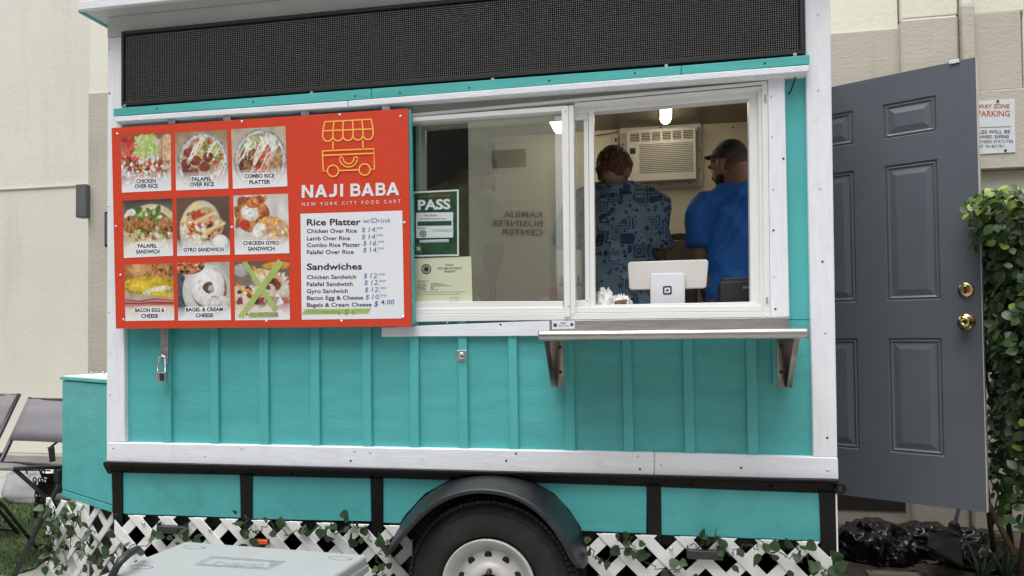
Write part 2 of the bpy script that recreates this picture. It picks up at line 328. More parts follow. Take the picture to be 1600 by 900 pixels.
def textmesh(body, bold=0.0, shear=0.0, space=1.0):
    c = bpy.data.curves.new('t', 'FONT'); c.body = body; c.resolution_u = 3; c.offset = bold; c.shear = shear; c.space_character = space
    c.fill_mode = 'FRONT'
    o = bpy.data.objects.new('t', c); COL.objects.link(o); dg = bpy.context.evaluated_depsgraph_get(); dg.update()
    me = bpy.data.meshes.new_from_object(o.evaluated_get(dg)); bpy.data.objects.remove(o); bpy.data.curves.remove(c)
    n = len(me.vertices); co = np.zeros(n*3); me.vertices.foreach_get('co', co); co = co.reshape(-1, 3)
    fs = [tuple(p.vertices) for p in me.polygons]; bpy.data.meshes.remove(me); return co, fs
CAPH = None
def tx(body, p0, p1, hp, fn, m, parent, name='lettering', bold=0.0, shear=0.0, space=1.0, thick=0, centre=False, fit=True):
    """flat print: runs from image point p0 to p1 (baseline), capital height hp image pixels; fn maps an image point to the surface"""
    global CAPH
    if CAPH is None: CAPH = textmesh('H')[0][:, 1].max()
    co, fs = textmesh(body, bold, shear, space)
    if len(co) == 0: return None
    x0, x1 = co[:, 0].min(), co[:, 0].max()
    ax = (Vector(p1)-Vector(p0)); L_ = ax.length; axn = ax/L_; up = Vector((axn.y, -axn.x))
    if p1[0] < p0[0]: up = -up
    mb = MB(); k = L_/(x1-x0)
    vs = []
    for x, y, z in co:
        p = Vector(p0)+axn*((x-x0)*k)+up*(y/CAPH*hp); vs.append(fn(p.x, p.y))
    mb.add(vs, fs); return mb.build(name, m, parent, fix=False)
def onplane(y): return lambda x, y_: at(x, y_, y)
def poly(pxs, fn, m, parent, name): return MB().add([fn(*p) for p in pxs], [tuple(range(len(pxs)))]).build(name, m, parent, fix=False)
def stroke(pts, w, fn):             # flat ribbon along image points, width w pixels
    P = [Vector(p) for p in pts]; mb = MB(); vs = []; k = len(P)
    for i, p in enumerate(P):
        t = (P[min(i+1, k-1)]-P[max(i-1, 0)]).normalized(); n = Vector((-t.y, t.x))*w/2; vs += [fn(*(p+n)), fn(*(p-n))]
    mb.add(vs, [(2*i, 2*i+1, 2*i+3, 2*i+2) for i in range(k-1)]); return mb
def joinz(*mbs):
    for i, b in enumerate(mbs): b.v = [(p[0], p[1]-.00012*i, p[2]) for p in b.v]
    return join(*mbs)
def join(*mbs):
    o = MB()
    for b in mbs: n = len(o.v); o.v += b.v; o.f += [tuple(i+n for i in f) for f in b.f]; o.sm += b.sm
    return o
# ================================================================== SETTING
def sheet(name, pts, z, m, kind='structure'):
    o = MB().add([(x, y, z) for x, y in pts], [tuple(range(len(pts)))]).build(name, M[m], None, fix=False); o['kind'] = kind; return o
sheet('ground', [(-80, -80), (80, -80), (80, 80), (-80, 80)], 0, 'concrete')
sheet('soil_bed', [(.74, -.1), (9, -.9), (9, 2.4), (.3, 2.4)], .004, 'dirt')
GR = [(-3.75, -1.2), (-3.45, .62), (-3.62, .98), (-3.9, 1.5), (-4.5, 2.12), (-11, 2.6), (-11, -1.2)]
sheet('turf_base', GR, .008, 'turf')
def inpoly(x, y, P):
    c = False
    for i in range(len(P)):
        (x1, y1), (x2, y2) = P[i], P[i-1]
        if (y1 > y) != (y2 > y) and x < (x2-x1)*(y-y1)/(y2-y1)+x1: c = not c
    return c
vs, fs = [], []
for i in range(60000):
    x, y = rng.uniform(-8, -3.45), rng.uniform(-.6, 2.5)
    if not inpoly(x, y, GR) or x > -3.0-.95*(y+3.05)*.0: pass
    if not inpoly(x, y, GR): continue
    a = rng.uniform(0, 2*PI); w = .0035; h = rng.uniform(.012, .032); n = len(vs); dx, dy = math.cos(a)*w, math.sin(a)*w
    lx, ly = rng.normal(0, .012, 2)
    vs += [(x-dx, y-dy, .008), (x+dx, y+dy, .008), (x+lx, y+ly, .008+h)]; fs.append((n, n+1, n+2))
o = MB().add(vs, fs).build('grass', M['blade'], None, fix=False); tag(o, 'short green artificial turf left of the food cart', 'grass', kind='stuff')
# scattered dry leaves and chips on the soil
mb = MB()
for i in range(500):
    x, y = rng.uniform(.75, 3.2), rng.uniform(.2, 2.2); a = rng.uniform(0, 6.28); s_ = rng.uniform(.008, .03)
    p = [Vector((x+math.cos(a+k*1.57)*s_*(1 if k % 2 else .5), y+math.sin(a+k*1.57)*s_*(1 if k % 2 else .5), .006+rng.uniform(0, .012))) for k in range(4)]
    mb.add(p, [(0, 1, 2, 3)])
tag(mb.build('leaf_litter', mat('dry leaf litter', (.16, .11, .07), .9, var=.5, vscale=3), None, fix=False), 'dry brown leaf litter scattered on the soil right of the cart', 'leaf litter', kind='stuff')
# ------------------------------------------------------------------ facade behind the cart
YF = 2.3
fac = thing('stucco_building', (-1, YF, 0), 'stucco building behind the food cart, cream above and tan below', 'building')
zs_ = at(1400, 38, YF).z; xl = at(138, 300, YF).x
xa, xb, xc, xd = at(1405, 100, YF).x, at(1418, 100, YF).x, at(1500, 100, YF-.06).x, at(1525, 100, YF-.1).x
B('lower_wall', (xl, xa, YF, YF+.25, -.02, zs_-.03), M['tan'], fac, 0)
B('upper_wall', (xl, xa, YF+.012, YF+.25, zs_-.03, 9), M['cream'], fac, 0)
B('pilaster', (xa, xc, YF-.06, YF+.25, -.02, zs_+.01), M['tan'], fac, .015)
B('pilaster', (xa+.012, xc, YF-.048, YF+.25, zs_+.01, 9), M['cream'], fac, .01)
B('pilaster', (xc+.006, xd, YF-.1, YF+.2, -.02, zs_+.05), M['tan'], fac, .006)
B('pilaster', (xc+.012, xd-.006, YF-.092, YF+.2, zs_+.05, 9), M['cream'], fac, .006)
zr = at(1560, 140, YF-.05).z; zr2 = at(1560, 263, YF-.06).z; zr3 = at(1560, 19, YF-.05).z
xe = at(1597, 100, YF-.05).x
B('upper_panel', (xd+.004, xe, YF-.05, YF+.25, zr, zr3), M['tan'], fac, .004)
B('upper_panel', (xd+.006, xe+.02, YF-.046, YF+.25, zr3+.001, 9), M['cream'], fac, .004)
B('upper_panel', (xe+.02, 9, YF-.02, YF+.25, zr, 9), M['cream'], fac, .004)
B('band_panel', (xd+.006, 9, YF-.062, YF+.25, zr2, zr-.004), M['tan'], fac, .004)
B('lower_wall', (xd+.008, 9, YF, YF+.25, -.02, zr2-.004), M['tan'], fac, 0)
B('roof_edge', (xl-.1, 9, YF-.25, YF+3, 9, 9.2), M['cream'], fac, 0)
a_, b_ = at(1290, 762, YF), at(1415, 799, YF)
B('crawl_dark_panel', (a_.x, b_.x, YF-.006, YF-.0005, b_.z, a_.z), M['ac_dark'], fac, 0)  # flat dark panel stands in for the shaded crawlspace opening
# annex on the far left
YW = 3.6
ann = thing('annex_building', (-8, YW, 0), 'smooth pale cream building wall behind the folding chairs on the far left', 'building')
zc = at(60, 294, YW).z
B('wall', (-14, -4.3, YW, YW+.3, .12, zc-.006), M['cream_smooth'], ann, 0)
B('wall', (-14, -4.3, YW+.015, YW+.3, zc+.012, 9), M['cream_smooth'], ann, 0)
B('joint_strip', (-14, -4.3, YW-.012, YW+.02, zc-.006, zc+.012), M['tan'], ann, .003)
B('plinth', (-14, -4.3, YW-.08, YW+.3, -.02, .115), M['concrete'], ann, .01)
B('side_wall', (xl+.0, xl+.02, YF+.251, YW-.02, -.02, 9), M['cream_smooth'], ann, 0)
# the building across the lane, behind the camera, that the window mirrors
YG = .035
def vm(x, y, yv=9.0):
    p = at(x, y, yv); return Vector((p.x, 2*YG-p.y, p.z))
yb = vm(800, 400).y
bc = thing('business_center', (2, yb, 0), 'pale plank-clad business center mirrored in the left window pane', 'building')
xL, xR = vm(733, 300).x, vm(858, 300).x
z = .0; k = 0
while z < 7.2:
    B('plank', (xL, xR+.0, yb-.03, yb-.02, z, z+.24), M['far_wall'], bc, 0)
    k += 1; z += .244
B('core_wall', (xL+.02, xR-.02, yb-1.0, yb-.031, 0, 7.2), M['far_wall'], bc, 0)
B('shaded_wing', (xR+.02, 30, yb-3, yb-1.6, 0, 7.4), M['far_wall'], bc, 0)  # wing height raised to block low sky and deepen shade on the cart
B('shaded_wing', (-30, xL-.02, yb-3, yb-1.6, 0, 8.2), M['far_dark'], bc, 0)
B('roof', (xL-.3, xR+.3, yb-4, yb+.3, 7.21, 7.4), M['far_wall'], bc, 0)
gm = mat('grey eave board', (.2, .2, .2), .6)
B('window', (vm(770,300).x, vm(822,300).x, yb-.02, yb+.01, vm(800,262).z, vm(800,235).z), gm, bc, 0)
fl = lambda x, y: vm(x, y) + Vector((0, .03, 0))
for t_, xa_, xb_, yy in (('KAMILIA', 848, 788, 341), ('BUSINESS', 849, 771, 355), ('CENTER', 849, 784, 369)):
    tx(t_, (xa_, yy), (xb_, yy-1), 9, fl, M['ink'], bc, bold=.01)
# wall fittings
wl = thing('wall_lamp', at(129, 313, YF-.05), 'dark grey box lamp on the left edge of the tan wall', 'wall lamp')
P = at(122, 289, YF-.02); P2 = at(138, 340, YF-.02)
B('housing', (P.x, P2.x, YF-.05, YF+.03, P2.z, P.z), M['lampgrey'], wl, .006)
B('lens', (P.x+.01, P.x+.03, YF-.056, YF-.051, P2.z+.02, P2.z+.05), M['glass2'], wl, 0)
P = at(163, 331, YF-.03); P2 = at(172, 385, YF-.03)
jb = thing('junction_box', (P.x, YF, P2.z), 'narrow black box on the tan wall peeking out behind the left post', 'electrical box')
B('cover', (P.x, P2.x, YF-.03, YF-.001, P2.z, P.z), M['black'], jb, .003)
B('door', (P.x+.012, P2.x-.01, YF-.034, YF-.0305, P2.z+.015, P.z-.015), M['lampgrey'], jb, .001)
# parking sign
sy = YF-.066
ps = thing('parking_sign', at(1540, 240, sy), 'white metal towing notice with red and black lettering, on the tan wall behind the door', 'sign')
fn = onplane(sy-.003)
S_ = [(1490, 160.5), (1585.5, 155), (1587, 238), (1491, 243)]
MB().q(S_, sy-.002, sy+.004).build('plate', M['sign_white'], ps, .001)
def sgt(t, xr, y, w, h, m, bold=.0, shear=0): tx(t, (xr-w, y+w*.012), (xr, y), h, onplane(sy-.0035), M[m], ps, bold=bold, shear=shear)
sgt('TOW AWAY ZONE', 1577.5, 168.5, 80, 6, 'sign_red', .02); sgt('NO PARKING', 1578, 181.5, 74, 9, 'sign_red', .01)
sgt('VEHICLES WILL BE', 1578.5, 208, 76, 5, 'sign_black', .01); sgt("TOWED AT OWNER'S  EXPENSE", 1577, 215.7, 84, 4.8, 'sign_black', .01)
sgt('HAWAII REVISED STATUTES', 1583, 223, 83, 4.6, 'sign_black'); sgt('2630 KALANI ST. PH: 847-7811', 1569.5, 230.5, 72, 4.6, 'sign_black')
stroke([(1494, 200), (1580, 197.5)], 1.2, onplane(sy-.0035)).build('rule_line', M['grey_text'], ps, fix=False)
for x, y in ((1559, 158), (1571, 235)):
    p = at(x, y, sy-.004); MB().lathe([(.0075, 0), (.0075, -.004), (.003, -.006)], p, 'y', 10).build('bolt', M['rust'], ps)

# ================================================================== FOOD CART
YT = -.02                       # face of the white trim
cart = thing('food_cart', (-.9, .9, 0), 'teal and white food cart trailer with a wide serving window', 'food cart')
XL, XR = at(167.5, 400, YT).x, at(1302.5, 400, YT).x
XR2 = at(1307, 690, YT).x
Y0 = .004
teal_x = [194] 
# board-and-batten lower wall
bat = [(253,266,254,267),(327.5,340,328,341.5),(404,418,404.5,419.5),(484,498,485,499.5),(565,579,566,580.5),(639.5,653.5,640,654.5),(715,729,717,731.5),(793,807,796.5,810.5),(880,894.5,884,899.5),(970.5,985.5,975,991),(1065.5,1082,1070,1086),(1164.5,1182,1168.5,1185.5)]
def base_y(x): return 691+.0182*(x-166)+ (3 if 0 else 0)
def base_y(x):
    xs = [166, 350, 540, 740, 920, 1110, 1310]; ys = [691, 693.5, 696.5, 700, 704.5, 709.5, 715]; return float(np.interp(x, xs, ys))
yb0 = 0.0
prev_t, prev_b = 190, 190
for i, b in enumerate(bat + [(1272, 1280, 1272, 1280)]):
    yt = 500
    L0, L1 = (prev_t, prev_b); R0, R1 = (b[0]+3, b[2]+3) if i < 12 else (1272, 1274)
    Q('siding_panel', [(L0, yt), (R0, yt), (R1, base_y(R1)+4), (L1, base_y(L1)+4)], Y0, .03, M['teal_h'], cart, 0)
    prev_t, prev_b = R0+1.2, R1+1.2
for i, b in enumerate(bat):
    Q('batten', [(b[0], 500), (b[1], 500), (b[3], base_y(b[3])+2), (b[2], base_y(b[2])+2)], Y0-.016, Y0+.001, M['teal_v'], cart, .003)
# right strip of teal between casing and post
Q('siding_panel', [(1224, 100), (1275, 96), (1276, 499), (1231, 499)], Y0, .03, M['teal_v'], cart, 0)
# posts
Q('corner_post', [(168, 59), (190, 57), (195, 691), (166, 691)], YT, .04, M['white_v'], cart, .003)
Q('corner_post', [(1256, -70), (1296, -72), (1308.5, 715), (1271, 714)], YT, .04, M['white_v'], cart, .003)
# base board in two lengths
Q('base_board', [(166, 691), (1022, base_y(1022)), (1022, 744), (166, 721.5)], YT-.003, .03, M['white_h'], cart, .004)
Q('base_board', [(1022.6, base_y(1023)), (1309.5, 715), (1310.5, 749.5), (1022.6, 744)], YT-.003, .03, M['white_h'], cart, .004)
# fascia, roof
zf = at(168, 58, YT-.002).z; ze = at(129, 18, -.10).z; xe_ = at(129, 18, -.10).x
B('fascia_board', (XL, XR-.02, YT-.002, .03, zf, ze-.001), M['soffit'], cart, .002)
rf = B('roof', (xe_, XR+.09, -.10, 1.98, ze, ze+.018), M['soffit'], cart, .002)
B('drip_edge', (xe_-.004, XR+.094, -.125, -.101, ze-.004, ze+.036), M['white_h'], cart, .003)
B('drip_edge', (xe_-.025, xe_-.001, -.100, 1.98, ze-.003, ze+.036), M['teal_new'], cart, .003)
B('roof_sheet', (xe_, XR+.09, -.098, 1.98, ze+.019, ze+.035), M['white_h'], cart, .003)
# shell: side, rear and front walls round the window opening
ZD = at(740, 733, 0).z
wx0, wx1 = at(655, 300, .06).x-.25, at(1176, 300, .06).x
wz0, wz1 = at(900, 489, .03).z, at(900, 158, .05).z
XI0, XI1 = XL+.03, XR-.03
B('side_wall', (XL+.004, XI0, .041, 1.82, ZD, ze-.001), M['teal_h'], cart, 0)
B('side_wall', (XI1, XR-.004, .041, .17, ZD, ze-.001), M['teal_h'], cart, 0)
B('side_wall', (XI1, XR-.004, 1.1, 1.82, ZD, ze-.001), M['teal_h'], cart, 0)
B('side_wall', (XI1, XR-.004, .17, 1.1, ZD+2.0, ze-.001), M['teal_h'], cart, 0)
B('rear_wall', (XL+.004, XR-.004, 1.821, 1.86, ZD, ze-.001), M['teal_h'], cart, 0)
B('front_wall', (XI0+.001, XI1-.001, .031, .075, ZD+.001, wz0), M['inner_wall'], cart, 0)
B('front_wall', (XI0+.001, wx0, .031, .075, wz0, ze-.03), M['inner_wall'], cart, 0)
B('front_wall', (wx1+.03, XI1-.001, .031, .075, wz0, ze-.03), M['inner_wall'], cart, 0)
B('front_wall', (wx0, wx1+.03, .031, .075, wz1+.05, ze-.03), M['inner_wall'], cart, 0)
B('interior_wall', (XI0+.001, XI1-.001, 1.80, 1.818, ZD+.01, ze-.05), M['inner_wall'], cart, 0)
B('interior_wall', (XI0+.001, XI0+.02, .076, 1.799, ZD+.01, ze-.05), M['inner_wall'], cart, 0)
B('interior_wall', (XI1-.02, XI1-.001, 1.11, 1.799, ZD+.01, ze-.05), M['inner_wall'], cart, 0)
zce = at(1040, 198, 1.8).z
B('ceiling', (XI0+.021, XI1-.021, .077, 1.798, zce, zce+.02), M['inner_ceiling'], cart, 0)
B('floor', (XL+.01, XR-.01, .02, 1.85, ZD-.03, ZD), M['inner_floor'], cart, 0)
B('counter', (XI0+.022, XI1-.2, .08, .33, wz0-.06, wz0-.03), M['counter'], cart, .003)
B('dark_fill_box', (XI0+.03, at(738, 300, 1.15).x, 1.15, 1.78, ZD+.63, zce-.05), M['ac_dark'], cart, .004)  # made-up box that darkens the view through the left pane
B('back_counter', (XI0+.022, XI1-.022, 1.2, 1.79, ZD+.02, ZD+.62), M['counter'], cart, .004)
# trims below the sign
zt = lambda xs: [at(x, y, -.06) for x, y in xs]
Q('ledge_trim', [(177, 169.5), (580, 138.4), (580, 154.2), (177, 181.5)], -.055, .003, M['teal_new'], cart, .002)
Q('ledge_trim', [(580.8, 138.4), (1064, 102.5), (1064, 117), (580.8, 154.2)], -.055, .003, M['teal_new'], cart, .002)
Q('ledge_trim', [(1064.8, 102.5), (1265, 85.5), (1265, 100), (1064.8, 117)], -.055, .003, M['teal_new'], cart, .002)
Q('drip_trim', [(178, 182.3), (543, 157.5), (543, 167.5), (180, 190.5)], -.058, .003, M['white_tex'], cart, .003)
Q('drip_trim', [(543.7, 157.4), (1265, 101), (1264, 111.5), (543.7, 167.4)], -.058, .003, M['white_tex'], cart, .003)
Q('track_rail', [(182, 191.2), (1262, 112.4), (1260, 116.5), (184, 194)], -.045, .002, M['white_tex'], cart, .002)
Q('track_rail', [(190, 195), (1240, 119), (1240, 123), (190, 199)], -.012, .002, M['track'], cart, .001)
# header of the window under the track
Q('window_header', [(600, 168), (1227, 121), (1227, 128.5), (600, 182)], -.002, .03, M['track'], cart, .001)
Q('window_casing', [(1200, 124), (1226, 122), (1233.5, 495), (1204, 496)], YT, .03, M['white_v'], cart, .002)
Q('apron_board', [(596, 511.5), (859, 500.6), (859, 525), (596, 526)], YT, .004, M['white_h'], cart, .002)
# window frame in vinyl
wf = Q('window_frame', [(600, 181), (1200, 126), (1198.5, 131), (600, 186)], YT+.004, .07, M['vinyl'], cart, .002)
def W_(name, px, y0, y1, m='vinyl', bevel=.0015, parent=None): return Q(name, px, y0, y1, M[m], parent or wf, bevel)
W_('head_rail', [(600, 186.4), (880, 165), (880, 173), (600, 193)], YT-.006, .05)
W_('head_rail', [(897, 160.5), (1196, 133.5), (1190, 139), (897, 166)], YT+.008, .068)
W_('head_rail', [(897, 166.4), (1186, 139.6), (1183, 152.5), (897, 176.4)], YT+.03, .07)
W_('jamb', [(1190.5, 131), (1199.5, 130.5), (1203.5, 495), (1194, 496)], YT+.004, .07)
W_('jamb', [(1184.5, 139), (1190, 138.5), (1194, 489), (1188.5, 489)], YT+.016, .069)
W_('jamb', [(1170, 153), (1184, 152), (1188, 478), (1173, 478)], YT+.034, .068)
W_('latch_slot', [(1194, 147.5), (1197, 147), (1197.5, 160), (1194.5, 160.5)], YT+.001, YT+.006, 'track', 0)
W_('latch_slot', [(1197, 464), (1200, 464), (1200.3, 474), (1197.3, 474)], YT+.001, YT+.006, 'track', 0)
W_('sill', [(600, 491.5), (1192, 486.6), (1204, 495.6), (600, 503.5)], YT-.002, .07)
W_('sill', [(600, 482.4), (1190, 477.6), (1192, 486), (600, 491)], YT+.006, .068)
W_('sill', [(928, 476.5), (1172, 471.5), (1186, 477.5), (928, 483)], YT+.03, .067)
W_('sill', [(648, 471.5), (880, 470.5), (880, 482), (646, 483)], YT+.012, .067)
# inner left sash (behind glass)
ls = W_('sash', [(648, 193), (664.5, 192), (666, 474), (650, 475)], .040, .062)
W_('sash_rail', [(665, 192), (880, 176), (880, 187), (665, 203.5)], .041, .061)
W_('glass_pane', [(660, 200), (880, 183), (880, 476), (660, 476)], .050, .052, 'glass2', 0)
B('dark_track', (at(640, 300, .03).x, at(649, 300, .03).x, .03, .06, wz0+.04, at(645, 197, .03).z), M['black'], wf, 0)
W_('glass_pane', [(643, 190), (880, 172), (882, 478), (643, 478)], .012, .016, 'glass', 0)
for k in range(46):
    x_ = at(735, 300, .03).x+k*(at(878, 300, .03).x-at(735, 300, .03).x)/46; B('screen_wire', (x_, x_+.0007, .028, .0287, wz0+.05, wz1-.08), M['zinc'], wf, 0)
mu = W_('mullion', [(877, 165.5), (888, 164.7), (891, 495), (881.5, 495)], YT-.009, .03)
W_('mullion', [(888.4, 164.7), (896, 164), (899, 489), (891.3, 494.5)], YT-.004, .03)
sh = W_('sliding_sash', [(912, 181), (919, 180.4), (922, 479), (914.5, 479)], .018, .058)
W_('sliding_sash', [(919.3, 172), (927.5, 171.4), (930, 482), (922.3, 482)], .012, .05)
W_('sash_rail', [(897, 176.5), (919, 174.8), (919, 186), (897, 188)], .019, .057)
W_('sash_rail', [(899, 469), (922, 468.5), (922, 481), (899, 481.5)], .019, .057)
W_('glass_pane', [(896, 184), (914, 183), (916, 472), (899, 472)], .035, .038, 'glass', 0)
for x, y in ((884, 174), (889, 478), (915.5, 187), (917.5, 470)): p = at(x, y, YT-.0095 if x < 900 else .0175); MB().lathe([(.003, 0), (.003, -.001)], p, 'y', 8).build('screw', M['track'], wf)
# screws and nails over the trim
scr = [(171,76),(171,146),(170,322),(170.5,488),(1277.5,22.5),(1278,141),(1281,294.5),(1285,409),(1289.5,520),(1292.5,684),(1205,151),(1206,214),(1207.5,295.5),(1208.5,360),(1209,432),(1211.5,483),(1224,248),
       (377.5,701),(177,700),(320,713),(554,704.5),(578,707),(548,720),(806,708.5),(791,720),(1033,726),(996.5,713.5),(1000,733),(1158,731),(1293,735),(699,504.5),(782,507),(172,617)]
for x, y in scr:
    yy = YT-.0035 if y > 690 else YT
    if 600 < x < 860 and y < 600: yy = YT
    p = at(x, y, yy); MB().lathe([(.0045, .001), (.0045, -.0008), (.002, -.0014)], p, 'y', 8).build('screw', M['sw'] if (x*7+y) % 3 < 1.6 else M['rust'], cart)
for x, y in ((245,169.5),(396,159),(625,145),(733,137),(858,126),(992,114),(1195,99),(555,150)):
    p = at(x, y, -.0552); MB().lathe([(.004, .001), (.004, -.0006)], p, 'y', 8).build('screw', M['black'], cart)
for x, y in ((218,554),(413,705),(369,610),(548,557),(554.5,608),(389,680),(597,685),(830,607.5),(920,692),(295,520),(440,520),(1187,470) if 0 else (1000,618)):
    p = at(x, y, Y0-.0002); MB().lathe([(.004, .001), (.004, -.0006)], p, 'y', 8).build('screw', M['teal_new'], cart)
# ------------------------------------------------------------------ chassis: angle iron, posts, skirt panels
Q('angle_iron', [(161, 722), (1310.5, 750.5), (1310.5, 754.5), (161, 727)], -.05, .02, M['black'], cart, .001)
Q('frame_beam', [(174, 726), (1306, 755), (1306, 771), (174, 741)], .0, .05, M['black'], cart, .001)
for px in ([(174, 738), (190.5, 738), (191, 835), (177, 835)], [(374, 742), (393.5, 742), (393.5, 838), (378, 838)], [(578.5, 747), (598, 747), (598, 848), (582, 848)], [(1010.5, 758), (1032.5, 759), (1034, 866), (1012, 866)], [(1280, 768), (1306, 770), (1311, 935), (1286, 935)]):
    Q('frame_post', px, -.012, .05, M['black'], cart, .002)
Q('frame_beam', [(189, 802), (1283, 845), (1283, 862), (189, 818)], .006, .05, M['black'], cart, .001)
Q('frame_bracket', [(161, 727), (176, 727), (176, 741), (168, 740)], .0, .05, M['black'], cart, .001)
for px in ([(189,738.5),(375,742),(376,809.5),(190,803)], [(393,744),(579,747.5),(580,815),(393,811)], [(597,747),(1011,760),(1010,834),(598,817)], [(1032,761),(1281,770.5),(1284,846),(1033,836)]):
    Q('skirt_panel', px, -.004, .03, M['teal_dirty'], cart, .002)
MB().q([(1283, 768), (1286, 768), (1286, 846), (1283, 846)], -.006, .0).build('skirt_trim', M['teal_v'], cart)
p = at(1313, 763, -.02)
MB().lathe([(.009, -.005), (.021, -.005), (.021, .005), (.009, .005)], p, 'y', 18, closed=True).build('tie_ring', M['black'], cart)
Q('edge_strip', [(1305.5, 772), (1308, 772), (1311.5, 935), (1309, 935)], -.016, -.0125, M['lattice'], cart, 0)
for i in range(9):
    x = 205+i*125; p = at(x, 735+.026*(x-205), -.001); MB().lathe([(.007, 0), (.007, -.004)], p, 'y', 6).build('bolt', M['black'], cart)
B('rear_axle_beam', (XL+.1, XR-.1, .3, .38, .38, .5), M['black'], cart, .004)
B('chassis_rail', (XL, XR, 1.3, 1.38, .45, ZD-.04), M['black'], cart, .004)
for xk in np.linspace(XL+.2, XR-.2, 6): B('cross_member', (xk, xk+.05, .051, 1.82, ZD-.12, ZD-.031), M['black'], cart, 0)
# ------------------------------------------------------------------ wheel
yw = -.22
xw = (at(635, 890, yw).x+at(895, 890, yw).x)/2; R = (at(895, 890, yw).x-at(635, 890, yw).x)/2
zw = R
wheel = MB()
prof = []
tw = .205
sec = [(.182, .035), (.192, .010), (.212, .000), (.25, .001), (.285, .008), (R-.020, .022), (R-.008, .036), (R, .055), (R, tw-.055), (R-.008, tw-.036), (R-.02, tw-.022), (.285, tw-.008), (.225, tw), (.182, tw-.03)]
tyre = MB().lathe(sec, (xw, yw, zw), 'y', 72, closed=True).build('wheel', M['rubber'], cart)
# tread blocks: wavy ribs
mb = MB()
for k in range(90):
    a = 2*PI*k/90
    for j, (y0, y1) in enumerate(((.022, .052), (.06, .095), (.108, .143), (.152, .184))):
        ofs = (.5 if j % 2 else 0)*2*PI/90; da = 2*PI/90*.40
        r0, r1 = R-.012, R+.006 - (.006 if j == 0 or j == 3 else 0)
        v = []
        for r_ in (r0, r1):
            for (aa, yy) in ((a+ofs-da, y0), (a+ofs+da, y0+.004), (a+ofs+da+.01, y1), (a+ofs-da+.01, y1-.004)):
                v.append((xw+r_*math.sin(aa), yw+yy, zw+r_*math.cos(aa)))
        mb.add(v, [(0,1,2,3),(4,7,6,5),(0,4,5,1),(1,5,6,2),(2,6,7,3),(3,7,4,0)])
o = mb.build('tread', M['rubber'], tyre); o['kind'] = 'stuff'
for r_ in (.225, .272): MB().lathe([(r_, .003), (r_+.002, -.0025), (r_+.004, .003)], (xw, yw, zw), 'y', 72).build('sidewall_ring', M['rubber'], tyre) if 0 else None
def ringmb(r, w_, d, y): return MB().lathe([(r-w_, y+.002), (r, y-d), (r+w_, y+.002), (r, y+.004)], (xw, yw, zw), 'y', 72, closed=True)
ringmb(.204, .003, .003, .004).build('bead_ring', M['rubber'], tyre); ringmb(.283, .002, .002, .006).build('bead_ring', M['rubber'], tyre)
def arctext(body, r, a0, a1, h, name):
    co, fs = textmesh(body, .01); x0, x1 = co[:, 0].min(), co[:, 0].max(); vs = []
    for x, y, z_ in co:
        a = a0+(a1-a0)*(x-x0)/(x1-x0); rr = r+y/CAPH*h; vs.append((xw+rr*math.sin(a), yw-.0015, zw+rr*math.cos(a)))
    MB().add(vs, fs).build(name, M['plastic_black'], tyre, fix=False)
CAPH = textmesh('H')[0][:, 1].max()

RR = .170
rim = MB().lathe([(RR+.012, .012), (RR+.014, .002), (RR+.009, -.003), (RR+.004, .004), (RR-.002, .006), (RR-.007, .020), (RR-.013, .022), (RR-.016, .034), (RR-.03, .046), (.136, .05), (.130, .046), (.099, .030), (.087, .030), (.084, .022), (.050, .018), (.045, .022), (.045, .06), (RR+.012, .06)], (xw, yw, zw), 'y', 72, closed=True).build('rim', M['rim'], tyre)
for k in range(10):
    a = 2*PI*k/10+rad(-3); MB().lathe([(.0145, 0), (.0145, -.003), (.012, -.0035)], (xw+.115*math.sin(a), yw+.038, zw+.115*math.cos(a)), 'y', 16).build('vent_hole', M['led_face'], tyre)
for k in range(5):
    a = 2*PI*k/5+rad(2); c_ = (xw+.057*math.sin(a), yw+.02, zw+.057*math.cos(a)); MB().lathe([(.012, 0), (.0105, -.012), (.009, -.026), (.005, -.029)], c_, 'y', 6).build('lug_nut', M['rust'], tyre)
MB().lathe([(.032, .02), (.032, -.015), (.026, -.028), (.012, -.032)], (xw, yw, zw), 'y', 24).build('hub_cap', M['rust'], tyre)
wellpts = [(601, 872), (612, 838), (634, 803), (664, 771), (700, 751), (735, 742), (766, 741), (800, 743), (835, 753), (866, 771), (890, 797), (907, 823), (915, 850), (918, 960), (601, 960)]
P = [at(x, y, -.0065) for x, y in wellpts]
MB().prism([(p.x, max(p.z, .12)) for p in P][::-1], -.0065, -.0045).build('wheel_well', M['black'], cart)
B('rear_light_block', (XL+.02, XR-.02, 1.80, 1.815, .02, ZD-.03), M['black'], cart, 0)  # unseen black sheets, rear and sides, added to keep light from under the cart
B('side_light_block', (XL+.021, XL+.03, .06, 1.799, .02, ZD-.03), M['black'], cart, 0)
B('side_light_block', (XR-.031, XR-.021, .06, 1.799, .02, ZD-.03), M['black'], cart, 0)
